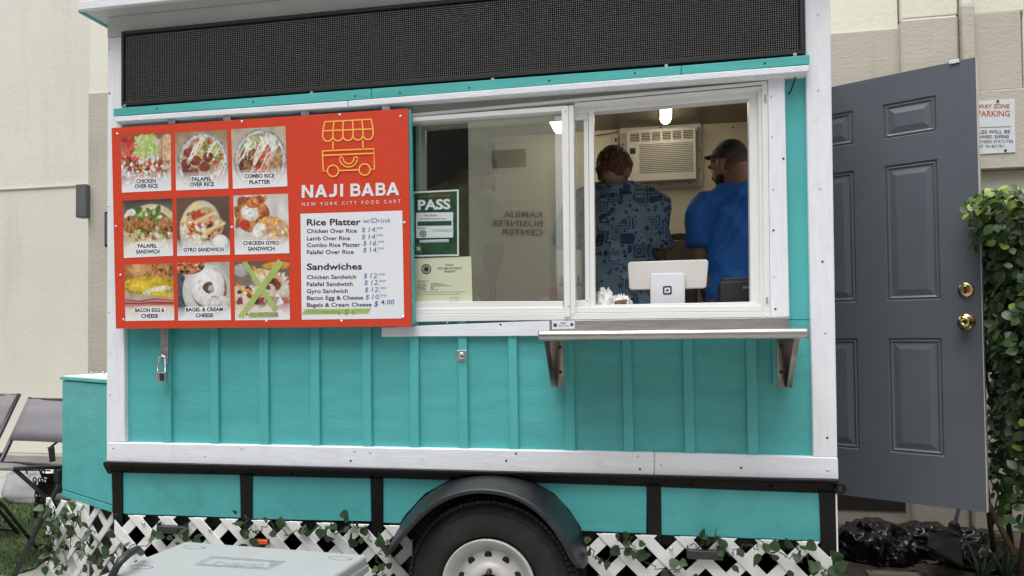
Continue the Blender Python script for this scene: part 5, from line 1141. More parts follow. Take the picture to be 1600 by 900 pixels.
def folds(amp, fx, fz, seed=0):
    def f(nm, co):
        nr = np.array([tuple(v.normal) for v in nm.vertices]); out = co.copy()
        for i in range(len(co)):
            x, y, z = co[i]; w = noise.noise(Vector(((x+y*.7+.35*z)*fx, seed, z*fz))); w2 = noise.noise(Vector(((x-y*.5-.5*z)*fx*2.2, seed+3, z*fz*1.6))); w3 = noise.noise(Vector((x*22, y*22+seed, z*16)))
            out[i] += nr[i]*(amp*(.45-1.9*abs(w))+amp*.55*(.3-1.5*abs(w2))+amp*.18*w3-.003)
        return out
    return f
def person(label, base, yaw, sh_z, head, hyaw, hpitch, armL, armR, skin, shirtm, lean=.06, sl=.22, wide=1.0, sex=0, hair='short', seed=0):
    """base (x,y) of the pelvis, heights above the floor in metres; head = centre (dx, dy, z) in the body frame"""
    root = thing('person', (base[0], base[1], ZD), label, 'person'); Rz = Matrix.Rotation(yaw, 3, 'Z')
    T = lambda p: Rz @ Vector(p) + Vector((base[0], base[1], ZD))
    b = MB(); s = MB(); k = sh_z/1.40; hz = .86*k
    def E(mb, c_, r, rx=0): tball(mb, T(c_), r, Rz @ Matrix.Rotation(rx, 3, 'X'))
    for sx in (-1, 1):
        cap_(b, T((sx*.09, -.01, hz)), .085, T((sx*.10, .0, .46*k)), .058); cap_(b, T((sx*.10, 0, .46*k)), .056, T((sx*.10, -.02, .08)), .038)
        E(b, (sx*.11, .06, .035), (.042, .12, .035))
    E(b, (0, 0, hz+.02), (.165, .11, .12)); E(b, (0, lean*.4, hz+.18), (.14, .095, .16)); E(b, (0, lean, sh_z-.22), (.17, .11, .18))
    cap_(b, T((-.15*wide, lean, sh_z-.085)), .055, T((.15*wide, lean, sh_z-.085)), .055)
    hc = T(head); nb_ = T((0, lean, sh_z-.02)); cap_(b, nb_, .062, hc+Vector((0, 0, -.06)), .056)
    # shirt
    E(s, (0, 0, hz+.0), (.186*wide, .132, .17)); E(s, (0, 0, hz-.1), (.190*wide, .138, .12)); E(s, (0, .0, hz+.1), (.180*wide, .125, .2)); E(s, (0, lean*.4, hz+.18), (.178*wide, .125, .2)); E(s, (0, lean, sh_z-.22), (.195*wide, .138, .20)); s_t = (0, lean*.9, sh_z-.02)
    cap_(s, T((-.15*wide, lean, sh_z-.085)), .072, T((.15*wide, lean, sh_z-.085)), .072); cap_(s, T((-.07, lean, sh_z-.055)), .068, T((.07, lean, sh_z-.055)), .068)
    for sx in (-1, 1): cap_(s, T((sx*.02, lean, sh_z-.03)), .06, T((sx*.19*wide, lean, sh_z-.10)), .062)
    cap_(s, nb_-Vector((0, 0, .05)), .085, nb_+Vector((0, 0, .012)), .068, ends=(1, 0))
    for sx, arm in ((-1, armL), (1, armR)):
        S0 = T((sx*.19*wide, lean, sh_z-.115)); Eb = T(arm[0]); Wr = T(arm[1])
        cap_(b, S0, .052, Eb, .040); cap_(b, Eb, .040, Wr, .027)
        t_ = min(1, sl/(Eb-S0).length); cap_(s, S0, .078, S0.lerp(Eb, t_), .070, ends=(1, 0))
        d = (Wr-Eb).normalized(); side = d.cross(Vector((0, 0, 1))); side = side.normalized() if side.length > .1 else Vector((1, 0, 0)); up_ = side.cross(d)
        pc2 = Wr+d*.045; tball(b, pc2, (.036, .04, .02), Matrix((side, d, up_)).transposed())
        for fi, (o_, L_) in enumerate(((-.027, .062), (-.009, .072), (.009, .068), (.026, .054))):
            f0 = pc2+d*.03+side*o_; f1 = f0+d*L_*.5-up_*.006; f2 = f1+d*L_*.38-up_*.018; cap_(b, f0, .0088, f1, .0082, 8); cap_(b, f1, .0082, f2, .0072, 8)
        th0 = Wr+d*.02-side*.03*sx; th1 = th0-side*.022*sx+d*.03; cap_(b, th0, .011, th1, .009, 8); cap_(b, th1, .009, th1+d*.028-up_*.008, .008, 8)
    # head
    H = Matrix.Rotation(yaw+hyaw, 3, 'Z') @ Matrix.Rotation(hpitch, 3, 'X'); h = lambda p: hc + H @ Vector(p)
    hb_ = lambda mb, c_, r: tball(mb, h(c_), r, H)
    hb_(b, (0, -.008, .025), (.074, .094, .088)); hb_(b, (0, .018, -.03), (.062, .075, .075)); hb_(b, (0, .04, -.075), (.042, .048, .034)); hb_(b, (0, .083, .035), (.05, .014, .016))
    hb_(b, (0, .098, -.012), (.012, .018, .022)); hb_(b, (0, .092, .004), (.009, .012, .028)); hb_(b, (0, .084, -.048), (.024, .012, .006)); hb_(b, (0, .082, -.058), (.02, .012, .006))
    for sx in (-1, 1): hb_(b, (sx*.076, -.005, -.008), (.009, .019, .032)); hb_(b, (sx*.072, .002, -.012), (.012, .012, .02))
    cap_(b, h((0, -.045, -.03)), .05, nb_+Vector((0, 0, .0)), .058)
    bd = remesh(b, .0075, 'body', skin, root, 4)
    st = remesh(s, .010, 'shirt', shirtm, root, 6, folds(.019, 8.5, 2.6, seed))
    for sx in (-1, 1):
        MB().ball(h((sx*.031, .073, .012)), .0115, 12, 8).build('eye', M['vinyl'], bd); MB().ball(h((sx*.031, .0925, .012)), .005, 8, 6).build('iris', M['ink'], bd) if 0 else None
    # trousers
    tr = MB()
    for sx in (-1, 1): cap_(tr, T((sx*.08, -.01, hz-.12)), .085, T((sx*.10, -.01, .1)), .07, ends=(1, 0))
    tball(tr, T((0, 0, hz-.08)), (.15, .10, .09), Rz); remesh(tr, .014, 'trousers', M['trousers'], root, 4)
    hr = MB()
    if hair == 'short':
        hb_(hr, (0, -.012, .036), (.0768, .0948, .084)); hb_(hr, (0, -.03, -.015), (.068, .068, .05)); cut = lambda p: True
    elif hair == 'curly':
        hb_(hr, (0, -.02, .042), (.086, .100, .086)); hb_(hr, (0, -.05, -.01), (.072, .062, .062)); hb_(hr, (.0, .045, .085), (.06, .05, .035))
    else:
        hb_(hr, (0, -.016, .04), (.082, .1, .086)); hb_(hr, (0, -.04, -.01), (.074, .065, .07))
    Hi = H.inverted()
    def hd(nm, co):
        out = co.copy(); nr = np.array([tuple(v.normal) for v in nm.vertices])
        for i in range(len(co)):
            p = Vector(co[i]); l = Hi @ (p-hc); a = .0055 if hair == 'curly' else .0012
            n1 = noise.noise(p*(85 if hair == 'curly' else 120)); n2 = noise.noise(p*(20))
            lo = (-.042 if hair == 'short' else -.05) + max(0, l.y+.01)*(1.0 if hair == 'short' else 1.1)   # hairline rises to the front
            sink = 0
            if l.z < lo: sink = min(.02, (lo-l.z)*.6)
            out[i] += nr[i]*(a*n1*1.4+a*n2-sink)
        return out
    if hair == 'short':
        fm = M['hair_fade']; N_, L_n = fm.node_tree.nodes, fm.node_tree.links; bs = N_['Principled BSDF']; tcn = N_.new('ShaderNodeTexCoord'); sx_ = N_.new('ShaderNodeSeparateXYZ'); L_n.new(tcn.outputs['Object'], sx_.inputs[0])
        nz_ = N_.new('ShaderNodeTexNoise'); nz_.inputs['Scale'].default_value = 60; L_n.new(tcn.outputs['Object'], nz_.inputs['Vector']); ma_ = N_.new('ShaderNodeMath'); ma_.operation = 'MULTIPLY_ADD'; L_n.new(nz_.outputs[0], ma_.inputs[0]); ma_.inputs[1].default_value = .03; L_n.new(sx_.outputs[2], ma_.inputs[2])
        mr_ = N_.new('ShaderNodeMapRange'); hz0 = hc.z-ZD; mr_.inputs[1].default_value = hz0-.055; mr_.inputs[2].default_value = hz0+.085; L_n.new(ma_.outputs[0], mr_.inputs[0])
        mx_ = N_.new('ShaderNodeMix'); mx_.data_type = 'RGBA'; L_n.new(mr_.outputs[0], mx_.inputs[0]); mx_.inputs[6].default_value = (.17, .085, .055, 1); mx_.inputs[7].default_value = (.014, .010, .009, 1); L_n.new(mx_.outputs[2], bs.inputs['Base Color'])
    ho = remesh(hr, .0055, 'hair', {'short': M['hair_fade'], 'curly': M['hair_brown'], 'dark': M['hair_dark']}[hair], root, 2, hd)
    return root, bd, h, H, hc
HB = at(1137, 258, .62)
def bx(px, y): return at(px, 350, y).x
cx_b = bx(1158, .62); sz = at(1100, 303, .62).z-ZD+.035
root, bd, h, H, hc = person('person in a royal blue t-shirt with sunglasses pushed up on a short-cropped head', (cx_b, .56), rad(-6), sz, (HB.x-cx_b-.0, .085, HB.z-ZD+.005), rad(52), rad(-20),
    ((-.19, .03, sz-.36), (-.16, .20, sz-.56)), ((.25, .06, sz-.34), (.17, .3, sz-.42)), M['skin'], M['shirt_blue'], lean=.04, sl=.175, wide=.96, hair='short', seed=2)
gl = MB(); 
for sx in (-1, 1): tball(gl, h((sx*.032, .074, .082)), (.027, .012, .012), H)
cap_(gl, h((-.01, .084, .084)), .003, h((.01, .084, .084)), .003, 8)
for sx in (-1, 1): gl.tube([h((sx*.057, .072, .082)), h((sx*.079, .03, .062)), h((sx*.083, -.02, .03)), h((sx*.08, -.03, .018))], .0032, 6)
gl.build('sunglasses', M['plastic_black'], root)
bdm = MB(); tball(bdm, h((0, .045, -.075)), (.046, .049, .032), H); tball(bdm, h((-.037, .034, -.058)), (.028, .042, .038), H); tball(bdm, h((.037, .034, -.058)), (.028, .042, .038), H); remesh(bdm, .006, 'beard', M['hair_dark'], root, 2)
HB = at(962, 270, .66); cx_l = bx(963, .66); sz = at(963, 293, .66).z-ZD+.015
root, bd, h, H, hc = person('person with curly reddish brown hair in a dark blue geometric print shirt, back turned', (cx_l, .58), rad(4), sz, (HB.x-cx_l, .09, HB.z-ZD+.0), rad(-22), rad(-24),
    ((-.25, .1, sz-.30), (-.12, .33, sz-.36)), ((.205, .08, sz-.33), (.19, .34, sz-.37)), M['skin'], M['shirt_print'], lean=.06, sl=.215, wide=1.0, hair='curly', seed=5)
cl_ = MB(); ring_ = [T_ for T_ in []]
nb2 = hc+Vector((0, -.055, -.095)); vs = []; n = 24
for r_, z_ in ((.068, .035), (.078, .034), (.094, -.012), (.088, -.016)):
    for j in range(n): a = 2*PI*j/n; vs.append(nb2+Vector((r_*math.cos(a), r_*.9*math.sin(a), z_+.012*math.sin(a))))
fs = [(i*n+j, i*n+(j+1) % n, (i+1)*n+(j+1) % n, (i+1)*n+j) for i in range(3) for j in range(n)]+[(3*n+j, 3*n+(j+1) % n, (j+1) % n, j) for j in range(n)]
MB().add(vs, fs, True).build('collar', M['shirt_print'], root)
HB = at(757, 264, .62); cx_3 = bx(715, .62); sz = at(735, 293, .62).z-ZD+.01
person('person in a pale lime t-shirt, dim behind the left window pane', (cx_3, .56), rad(8), sz, (HB.x-cx_3-.02, .08, HB.z-ZD), rad(-35), rad(-18),
    ((-.24, .1, sz-.30), (-.12, .3, sz-.4)), ((.205, .02, sz-.34), (.14, .12, sz-.60)), M['skin_l'], M['shirt_lime'], lean=.04, sl=.20, wide=.88, hair='dark', seed=9)
# ================================================================== LATTICE SKIRTS
def clip(poly_, xmin, xmax, zmin, zmax):
    def c1(P, f, inter):
        out = []
        for i in range(len(P)):
            a, b = P[i-1], P[i]
            if f(b):
                if not f(a): out.append(inter(a, b))
                out.append(b)
            elif f(a): out.append(inter(a, b))
        return out
    def ix(v, ax): return lambda a, b: tuple((lambda t: (a[0]+(b[0]-a[0])*t, a[1]+(b[1]-a[1])*t))((v-a[ax])/(b[ax]-a[ax])))
    for f, i_ in ((lambda p: p[0] >= xmin, ix(xmin, 0)), (lambda p: p[0] <= xmax, ix(xmax, 0)), (lambda p: p[1] >= zmin, ix(zmin, 1)), (lambda p: p[1] <= zmax, ix(zmax, 1))):
        poly_ = c1(poly_, f, i_)
        if len(poly_) < 3: return []
    return poly_
def lattice(O, d, n, s0, s1, z0, z1, peak, parent, per=.147, w=.0435, t=.007, skew=1.0, topw=.012):
    """diagonal strips in the vertical plane through O along d; n points to the viewer"""
    hw = w/2*math.sqrt(1+skew*skew)
    for fam in (0, 1):
        k0 = int((s0-peak-(z1-z0)/skew)/per)-2; k1 = int((s1-peak+(z1-z0)/skew)/per)+2
        for k in range(k0, k1+1):
            sx = peak+k*per; sg = 1 if fam == 0 else -1; zt0 = z1-topw; L_ = (zt0-z0+.2)/skew; up_ = .2/skew
            P = [(sx-hw-sg*up_, zt0+.2), (sx-hw+sg*L_, zt0-L_*skew), (sx+hw+sg*L_, zt0-L_*skew), (sx+hw-sg*up_, zt0+.2)]
            P = clip(P, s0, s1, z0, z1)
            if len(P) < 3: continue
            a = .0002*(k % 5)
            pts = [O+d*p[0]+Vector((0, 0, p[1]))+n*((t+.0003 if fam == 0 else 0)+0) for p in P]
            MB().slab(pts, -n*t).build('lattice_strip', M['lattice'], parent, .0012)
nY = Vector((0, -1, 0)); X_ = Vector((1, 0, 0))
yl_ = -.022
lt = thing('lattice_skirt', (at(390, 850, yl_).x, yl_, 0), 'white crisscross lattice panel under the cart left of the wheel', 'lattice')
zl1 = (at(216, 807, yl_).z+at(560, 817, yl_).z)/2
pk_x = at(458, 815, yl_).x; per_ = (at(564, 818, yl_).x-at(216, 809, yl_).x)/7
lattice(Vector((0, yl_, 0)), X_, nY, at(180, 830, yl_).x, at(645, 870, yl_).x, .03, zl1, pk_x, lt, per_)
rt = thing('lattice_skirt', (at(1120, 870, yl_).x, yl_, 0), 'white crisscross lattice panel under the cart right of the wheel', 'lattice')
zl1 = (at(952, 833, yl_).z+at(1263, 847, yl_).z)/2
lattice(Vector((0, yl_, 0)), X_, nY, at(917, 850, yl_).x, at(1300, 880, yl_).x, .03, zl1, at(1263, 847, yl_).x, rt, (at(1263, 847, yl_).x-at(949, 835, yl_).x)/5)
for x, y in ((223.5, 818.5), (327.5, 828), (471.5, 828), (1048.5, 858), (985.5, 857)):
    p = at(x, y, yl_-.0145); MB().lathe([(.009, .001), (.008, -.0015), (.003, -.003)], p, 'y', 10).build('screw', M['sw'], lt if x < 700 else rt)
vO = Vector((XL-.02, .10, 0)); vd = Vector((-1, .38, 0)).normalized(); vn = Vector((-.38, -1, 0)).normalized()
vt = thing('lattice_skirt', vO+vd*.5, 'white lattice panel angled back beneath the teal tongue box', 'lattice')
lattice(vO, vd, vn, .0, .66, .09, zb0-.03, .35, vt, .152, .034, skew=1.0)
MB().slab([vO+vd*s_+Vector((0, 0, z_))-vn*.01 for s_, z_ in ((0, .05), (.03, .05), (.03, zb0-.03), (0, zb0-.03))], -vn*.01).build('end_batten', M['lattice'], vt, .001)
# small black boxes and the orange marker on the skirts
def mbox(px, yy, label):
    a, b = at(px[0], px[1], yy), at(px[2], px[3], yy); t_ = thing('black_bracket', ((a.x+b.x)/2, yy, b.z), label, 'bracket', 'black steel channel brackets on the skirt')
    B('channel', (a.x, b.x, yy, -.031, b.z, a.z), M['plastic_black'], t_, .002)
    B('end_tab', (a.x+.001, a.x+.006, yy+.002, -.032, a.z+.0002, a.z+.012), M['plastic_black'], t_, 0); B('end_tab', (b.x-.006, b.x-.001, yy+.002, -.032, a.z+.0002, a.z+.012), M['plastic_black'], t_, 0)
mbox((244, 822, 289, 835), -.06, 'short black steel bracket on the left lattice panel'); mbox((1073, 860, 1130, 876), -.06, 'short black steel bracket on the right lattice panel')
om = thing('side_marker', at(409, 846, -.04), 'small orange side marker lamp behind the left lattice above the cooler', 'marker lamp')
a, b = at(401, 842.5, -.035), at(419, 850, -.035); B('lens', (a.x, b.x, -.045, -.033, b.z, a.z), M['orange'], om, .003); B('base', (a.x-.004, b.x+.004, -.0328, -.0315, b.z-.003, a.z+.003), M['plastic_black'], om, .001)
# ------------------------------------------------------------------ ivy
def leafmesh(name, L_, W_2, m, heart=True):
    pr = [(0, 0), (.12, .34), (.3, .5), (.52, .42), (.78, .2), (1, 0)] if heart else [(0, 0), (.15, .26), (.38, .46), (.62, .44), (.85, .22), (1, 0)]
    vs = []; 
    for t, w in pr: vs.append((0, t*L_-(.08*L_ if 0 else 0), -.10*L_*t*t))
    for sgn in (1, -1):
        for t, w in pr[1:-1]: vs.append((sgn*w*W_2*1.0, t*L_-(.06*L_ if t < .2 else 0), .14*L_*w-.12*L_*t*t))
    n = len(pr); q_ = n-2; fs = []
    for base, flip in ((n, 0), (n+q_, 1)):
        ids = [base+i for i in range(q_)]
        f = [(0, 1, ids[0])] + [(i, i+1, ids[i], ids[i-1]) for i in range(1, q_)] + [(n-2, n-1, ids[-1])]
        fs += [t[::-1] if flip else t for t in f]
    me = bpy.data.meshes.new(name); me.from_pydata(vs, [], fs); me.polygons.foreach_set('use_smooth', [True]*len(fs)); me.materials.append(m); me.update(); return me
IV = [leafmesh('leaf_ivy', .058, .058, M['leaf_ivy']), leafmesh('leaf_ivy', .05, .05, M['leaf_ivy2']), leafmesh('leaf_ivy', .066, .062, M['leaf_ivy'])]
def put(me, p, parent, nrm, roll, s=1.0, name='leaf'):
    o = bpy.data.objects.new(name, me); COL.objects.link(o); o.parent = parent; n = Vector(nrm).normalized(); q_ = n.to_track_quat('Z', 'Y')
    o.matrix_local = Matrix.Translation(Vector(p)-OFF[parent]) @ q_.to_matrix().to_4x4() @ Matrix.Rotation(roll, 4, 'Z') @ Matrix.Diagonal((s, s, s, 1)); OFF[o] = OFF[parent]; return o
def ivy(label, pts, nleaf, nrm, spread=.035, out=.03, extra=()):
    t_ = thing('ivy_garland', pts[0], label, 'artificial ivy'); nrm = Vector(nrm); path = []
    P = [Vector(p) for p in pts]
    for a, b in zip(P[:-1], P[1:]):
        for k in range(8):
            u = k/8; p = a.lerp(b, u); path.append(p+Vector((rng.normal(0, .008), rng.normal(0, .004), -.02*math.sin(u*PI)+rng.normal(0, .006)))+nrm*out*.6)
    MB().tube(path, .0022, 5).build('stem', M['leaf_ivy'], t_)
    for k in range(int(nleaf*.62)):
        p = path[int(rng.integers(0, len(path)))]+Vector((rng.normal(0, spread), 0, rng.normal(-.01, spread)))+nrm*rng.uniform(.0, out)
        put(IV[int(rng.integers(0, 3))], p, t_, nrm+Vector(rng.normal(0, .55, 3)), rng.uniform(0, 6.28), rng.uniform(.45, .85))
    for (q_, tw) in extra:
        MB().tube([q_, q_+Vector((.01*tw, 0, -.04)), q_+Vector((.03*tw, .0, -.09))], .0015, 4).build('tendril', M['leaf_ivy'], t_)
    return t_
A = lambda *l: [at(x, y, -.034) for x, y in l]
ivy('ivy garland trailing along the left lattice top beside the cooler', A((190,868),(215,850),(250,838),(280,832),(300,836),(318,832)), 26, (0, -1, .25), .025)
ivy('ivy garland on the lattice from the first black post to the fender', A((385,805),(392,822),(405,828),(425,812),(440,826),(470,830),(500,822),(520,818),(535,830),(552,815),(575,822),(585,845)), 52, (0, -1, .25), .028)
ivy('ivy garland hanging beside the left foot of the black fender', A((598,835),(600,850),(590,868),(598,888),(610,905)), 20, (0, -1, .2), .025)
ivy('ivy garland across the right lattice panel between fender and black bracket', A((925,850),(935,872),(955,868),(985,840),(1000,860),(1020,880),(1050,890),(1075,870)), 34, (0, -1, .25), .028)
ivy('ivy garland along the right lattice top to the corner of the cart', A((1080,850),(1095,845),(1118,838),(1130,862),(1160,850),(1190,845),(1215,862),(1245,865),(1240,850),(1260,870),(1290,890),(1308,893)), 50, (0, -1, .25), .03)
vp = lambda s_, z_: vO+vd*s_+Vector((0, 0, z_))+vn*.02
ivy('ivy garland woven through the angled lattice beneath the tongue box', [vp(.05,.15),vp(.15,.35),vp(.3,.45),vp(.38,.25),vp(.5,.15),vp(.55,.38),vp(.52,.45),vp(.53,.25),vp(.5,.14)], 85, tuple(vn+Vector((0, 0, .2))), .03, .03)
ivy('second ivy garland crossing the middle of the angled lattice under the tongue box', [vp(.0,.4),vp(.12,.2),vp(.26,.3),vp(.4,.45),vp(.55,.25),vp(.53,.42),vp(.53,.1)], 70, tuple(vn+Vector((0, 0, .2))), .03, .03)
# ------------------------------------------------------------------ cooler
cz = .50
c0 = atz(290, 845, cz); c1 = atz(575, 866, cz)
cd = Vector((c1.x-c0.x, c1.y-c0.y, 0)); cw = cd.length; cd.normalize(); cn = Vector((cd.y, -cd.x, 0)); dpth = .44
ang = math.atan2(cd.y, cd.x)
co_ = thing('cooler', (c0.x, c0.y, 0), 'large grey-blue cooler with embossed lid and black bail handle in front of the cart', 'cooler')
def cpt(u, v, z): return c0*1 + cd*u + cn*v + Vector((0, 0, z-cz))
c0 = Vector((c0.x, c0.y, cz))
def cslab(name, u0, u1, v0, v1, z0, z1, m, bev=.01, seg=3, parent=None): return MB().slab([cpt(u0, v0, z0), cpt(u1, v0, z0), cpt(u1, v1, z0), cpt(u0, v1, z0)], (0, 0, z1-z0)).build(name, m, parent or co_, bev, seg)
cslab('body', .02, cw-.02, .02, dpth-.02, .03, cz-.062, M['cooler_w'], .02)
lid = cslab('lid', 0, cw, 0, dpth, cz-.06, cz, M['cooler'], .014)
cslab('lid_rim', -.004, cw+.004, -.004, dpth+.004, cz-.064, cz-.035, M['cooler'], .006)
for u, v in ((.05, .05), (cw-.12, .05), (.03, .3), (cw-.10, .3)):
    pts = [cpt(u+.045+.045*math.cos(a), v+.02+.018*math.sin(a), cz+.0015) for a in np.linspace(0, 2*PI, 18)]
    MB().tube(pts, .0028, 6, False).build('moulded_dimple', M['cooler'], lid)
def cmap(sx, sy): return plane_at(sx, sy, Vector((0, 0, cz+.0012)), Vector((0, 0, 1)))
tx('Coleman', (333, 884.5), (412, 885.5), 7.5, cmap, M['emboss'], lid, 'embossed_lettering', shear=.25, space=.95)
def embl(pts, w=.8): stroke(pts, w, cmap).build('embossed_line', M['emboss'], lid, fix=False)
embl([(304, 882), (331, 869), (445, 877), (418, 889), (304, 882)], 1.0); embl([(312, 881), (334, 871.5), (436, 878), (416, 887), (312, 881)], .6)
embl([(420, 884), (428, 877)] + [(426+4*math.cos(a), 880+2*math.sin(a)) for a in np.linspace(0, 6.28, 12)], .7)
hpts = [(178, 895), (184, 885), (196, 869), (214, 856), (220, 861)]
a = atz(176, 900, cz-.02); hp_ = [atz(172, 905, cz-.01), atz(180, 891, cz+.02), atz(187, 878, cz+.05), atz(200, 866, cz+.06), atz(214, 858, cz+.055), atz(221, 864, cz+.03)]
MB().tube(hp_, [.012, .013, .014, .014, .013, .011], 10).build('handle', M['plastic_black'], co_)
for u, v in ((.08, .05), (cw-.08, .05), (.08, dpth-.05), (cw-.08, dpth-.05)):
    p = cpt(u, v, 0); MB().lathe([(.025, 0), (.028, .032)], (p.x, p.y, 0), 'z', 16).build('foot', M['plastic_black'], co_)
# ------------------------------------------------------------------ folding chairs
def chair(pos, yaw, label):
    """built facing -Y, seat centre at the origin"""
    r_ = thing('folding_chair', pos, label, 'folding chair', 'black folding chairs on the turf'); OFF[r_] = Vector((0, 0, 0)); w = .25
    for sx in (-1, 1):
        MB().tube([(sx*w, -.28, .01), (sx*w, -.02, .43), (sx*w, .24, .92)], .013, 8).build('back_tube', M['chairframe'], r_)
        MB().tube([(sx*(w-.03), .26, .01), (sx*(w-.03), .05, .30), (sx*(w-.03), -.24, .59)], .012, 8).build('leg', M['chairframe'], r_)
        MB().tube([(sx*(w-.015), -.25, .60), (sx*(w-.015), .13, .54)], .012, 8).build('seat_rail', M['chairframe'], r_)
        MB().box(sx*w-.018, sx*w+.018, -.02, .02, .48, .55).build('hinge', M['plastic_black'], r_, .003)
    for p0_, p1_ in (((-w, -.27, .03), (w, -.27, .03)), ((-w+.03, .24, .035), (w-.03, .24, .035)), ((-w, .235, .91), (w, .235, .91)), ((-w, .13, .54), (w, .13, .54))): MB().tube([p0_, p1_], .011, 8).build('cross_bar', M['chairframe'], r_)
    vs = []; nu = 8
    for j, (y_, z_) in enumerate(((.112, .68), (.14, .74), (.18, .82), (.232, .915))):
        for i in range(nu+1): u = -1+2*i/nu; vs.append((u*w, y_-.012+.010*(1-u*u), z_))
    fs = [(j*(nu+1)+i, j*(nu+1)+i+1, (j+1)*(nu+1)+i+1, (j+1)*(nu+1)+i) for j in range(3) for i in range(nu)]
    o = MB().add(vs, fs, True).build('back_sling', M['sling'], r_); md = o.modifiers.new('solid', 'SOLIDIFY'); md.thickness = .003
    vs = []
    for j, (y_, z_) in enumerate(((-.26, .607), (-.1, .58), (.02, .565), (.13, .545))):
        for i in range(nu+1): u = -1+2*i/nu; vs.append((u*(w-.01), y_, z_-.015*(1-u*u)))
    o = MB().add(vs, fs, True).build('seat_sling', M['sling'], r_); md = o.modifiers.new('solid', 'SOLIDIFY'); md.thickness = .004
    r_.rotation_euler = (0, 0, yaw); return r_
c2 = atz(60, 800, 0); 
RC = Matrix.Rotation(rad(-7), 3, 'Z')
pA = atz(48, 624, .92)-RC @ Vector((-.25, .24, 0)); pA.z = .01; pB = atz(30, 618, .92)-RC @ Vector((.25, .24, 0)); pB.z = .01
ch2_ = chair(pA, rad(-7), 'black folding chair with grey sling back nearest the teal tongue box')
def copytree(o, parent=None):
    c_ = o.copy(); COL.objects.link(c_); c_.parent = parent
    for q_ in list(o.children): copytree(q_, c_)
    return c_
ch1 = copytree(ch2_); ch1.location = pB; ch1.rotation_euler = (0, 0, rad(-7)); ch1['label'] = 'black folding chair cut off by the left edge of the photo'
st_ = thing('carry_strap', at(80, 700, 1.6), 'black strap with a hanging buckle tag looped over the chair beside the tongue box', 'strap')
sy0 = 1.35
MB().tube([at(96, 679, sy0), at(90, 690, sy0), at(80, 698, sy0), at(75, 699, sy0), at(80, 703, sy0), at(84, 700, sy0)], .008, 6).build('webbing', M['chairframe'], st_)
MB().q([(74, 699), (82, 698), (84, 721), (77, 723)], sy0-.01, sy0+.01).build('tag', M['chairframe'], st_, .003)
sb = atz(20, 795, 0)
sbg = thing('silver_bag', (sb.x, sb.y+.3, 0), 'silver insulated bag on the ground behind the folding chairs', 'bag')
hgt = at(20, 735, sb.y+.1).z
mb = MB(); mb.ball((0, 0, 0), 1, 30, 20); vs = []
for p in mb.v:
    x, y_, z_ = p; f = lambda v, e: math.copysign(abs(v)**e, v)
    q_ = Vector((f(x, .5)*.26, f(y_, .5)*.16, (f(z_, .55)+1)/2*hgt)); q_.x *= 1-.12*q_.z/hgt; q_.y *= 1-.4*q_.z/hgt
    q_ += Vector((0, 0, 0))+Vector(p)*.02*noise.noise(Vector(p)*3); vs.append(q_+Vector((sb.x-.02, sb.y+.25, 0)))
mb2 = MB(); mb2.v = [tuple(v) for v in vs]; mb2.f = mb.f; mb2.sm = [True]*len(mb.f); mb2.build('bag_body', M['silver'], sbg)
MB().tube([(sb.x-.25, sb.y+.14, hgt*.98), (sb.x+.2, sb.y+.14, hgt*.99)], .006, 6).build('zip', M['chairframe'], sbg)
MB().tube([(sb.x+.0, sb.y+.13, hgt*.9), (sb.x+.02, sb.y+.10, hgt+.05), (sb.x+.12, sb.y+.10, hgt+.05), (sb.x+.15, sb.y+.12, hgt*.8)], .007, 6).build('handle', M['chairframe'], sbg)
# ------------------------------------------------------------------ hedge on the right
hg = thing('hedge', (2.35, 1.2, 0), 'dense green leafy hedge behind the open door at the right edge', 'hedge')
for k in range(16):
    x, y_ = rng.uniform(1.62, 2.4), rng.uniform(.75, 1.6); p = Vector((x, y_, 0)); path = [p]
    for j in range(6): p = p+Vector((rng.normal(0, .04), rng.normal(-.01, .05), rng.uniform(.22, .30))); path.append(p)
    MB().tube(path, [.016*(1-.12*j) for j in range(7)], 6).build('branch', M['bark'], hg)
    for b_ in range(5):
        q_ = path[int(rng.integers(1, 6))]; MB().tube([q_, q_+Vector((rng.normal(.02, .05), rng.normal(-.05, .08), rng.uniform(.05, .2))), q_+Vector((rng.normal(.03, .08), rng.normal(-.1, .12), rng.uniform(.1, .35)))], [.007, .005, .003], 5).build('branch', M['bark'], hg)
MB().tube([at(1545, 788, 1.0), at(1568, 832, .95), at(1586, 868, .9)], .014, 7).build('branch', mat('brown stake bark', (.12, .07, .04), .8, var=.3), hg)
def hpos():
    """points near the hedge surface; the left face follows the photo"""
    while True:
        z_ = rng.uniform(.42, 2.05); x = rng.uniform(1.3, 2.3); y_ = rng.uniform(.2, 1.7)
        yf = .38+.22*noise.noise(Vector((x*2, z_*2, 1)))+(.12 if z_ < 1.0 else 0)
        xf = (1.345 if z_ > 1.66 else 1.415)+.10*noise.noise(Vector((y_*2.5, z_*2.5, 4)))+(.03 if z_ < 1.6 else 0)+(.03 if z_ < 1.1 else 0)+max(0, y_-.55)*.3
        zt_ = 1.86+.09*noise.noise(Vector((x*3, y_*3, 8)))
        if x < xf or y_ < yf or z_ > zt_: continue
        d = min(y_-yf, x-xf, zt_-z_)
        if z_ < .98 and rng.uniform() > .10+.6*(z_-.4)/.58: continue
        if rng.uniform() < math.exp(-d*7): return Vector((x, y_, z_)), d, (y_-yf, x-xf, zt_-z_)
HL = {c_: leafmesh('leaf_hedge', .050, .040, M[c_], False) for c_ in ('leaf_a', 'leaf_b', 'leaf_c')}
cand = [hpos() for _ in range(10500)]
def vis_key(c_): p = c_[0]; return c_[1]*1.6+(p.y)*.35+(0 if p.x < 1.9 else 1)
cand.sort(key=vis_key)
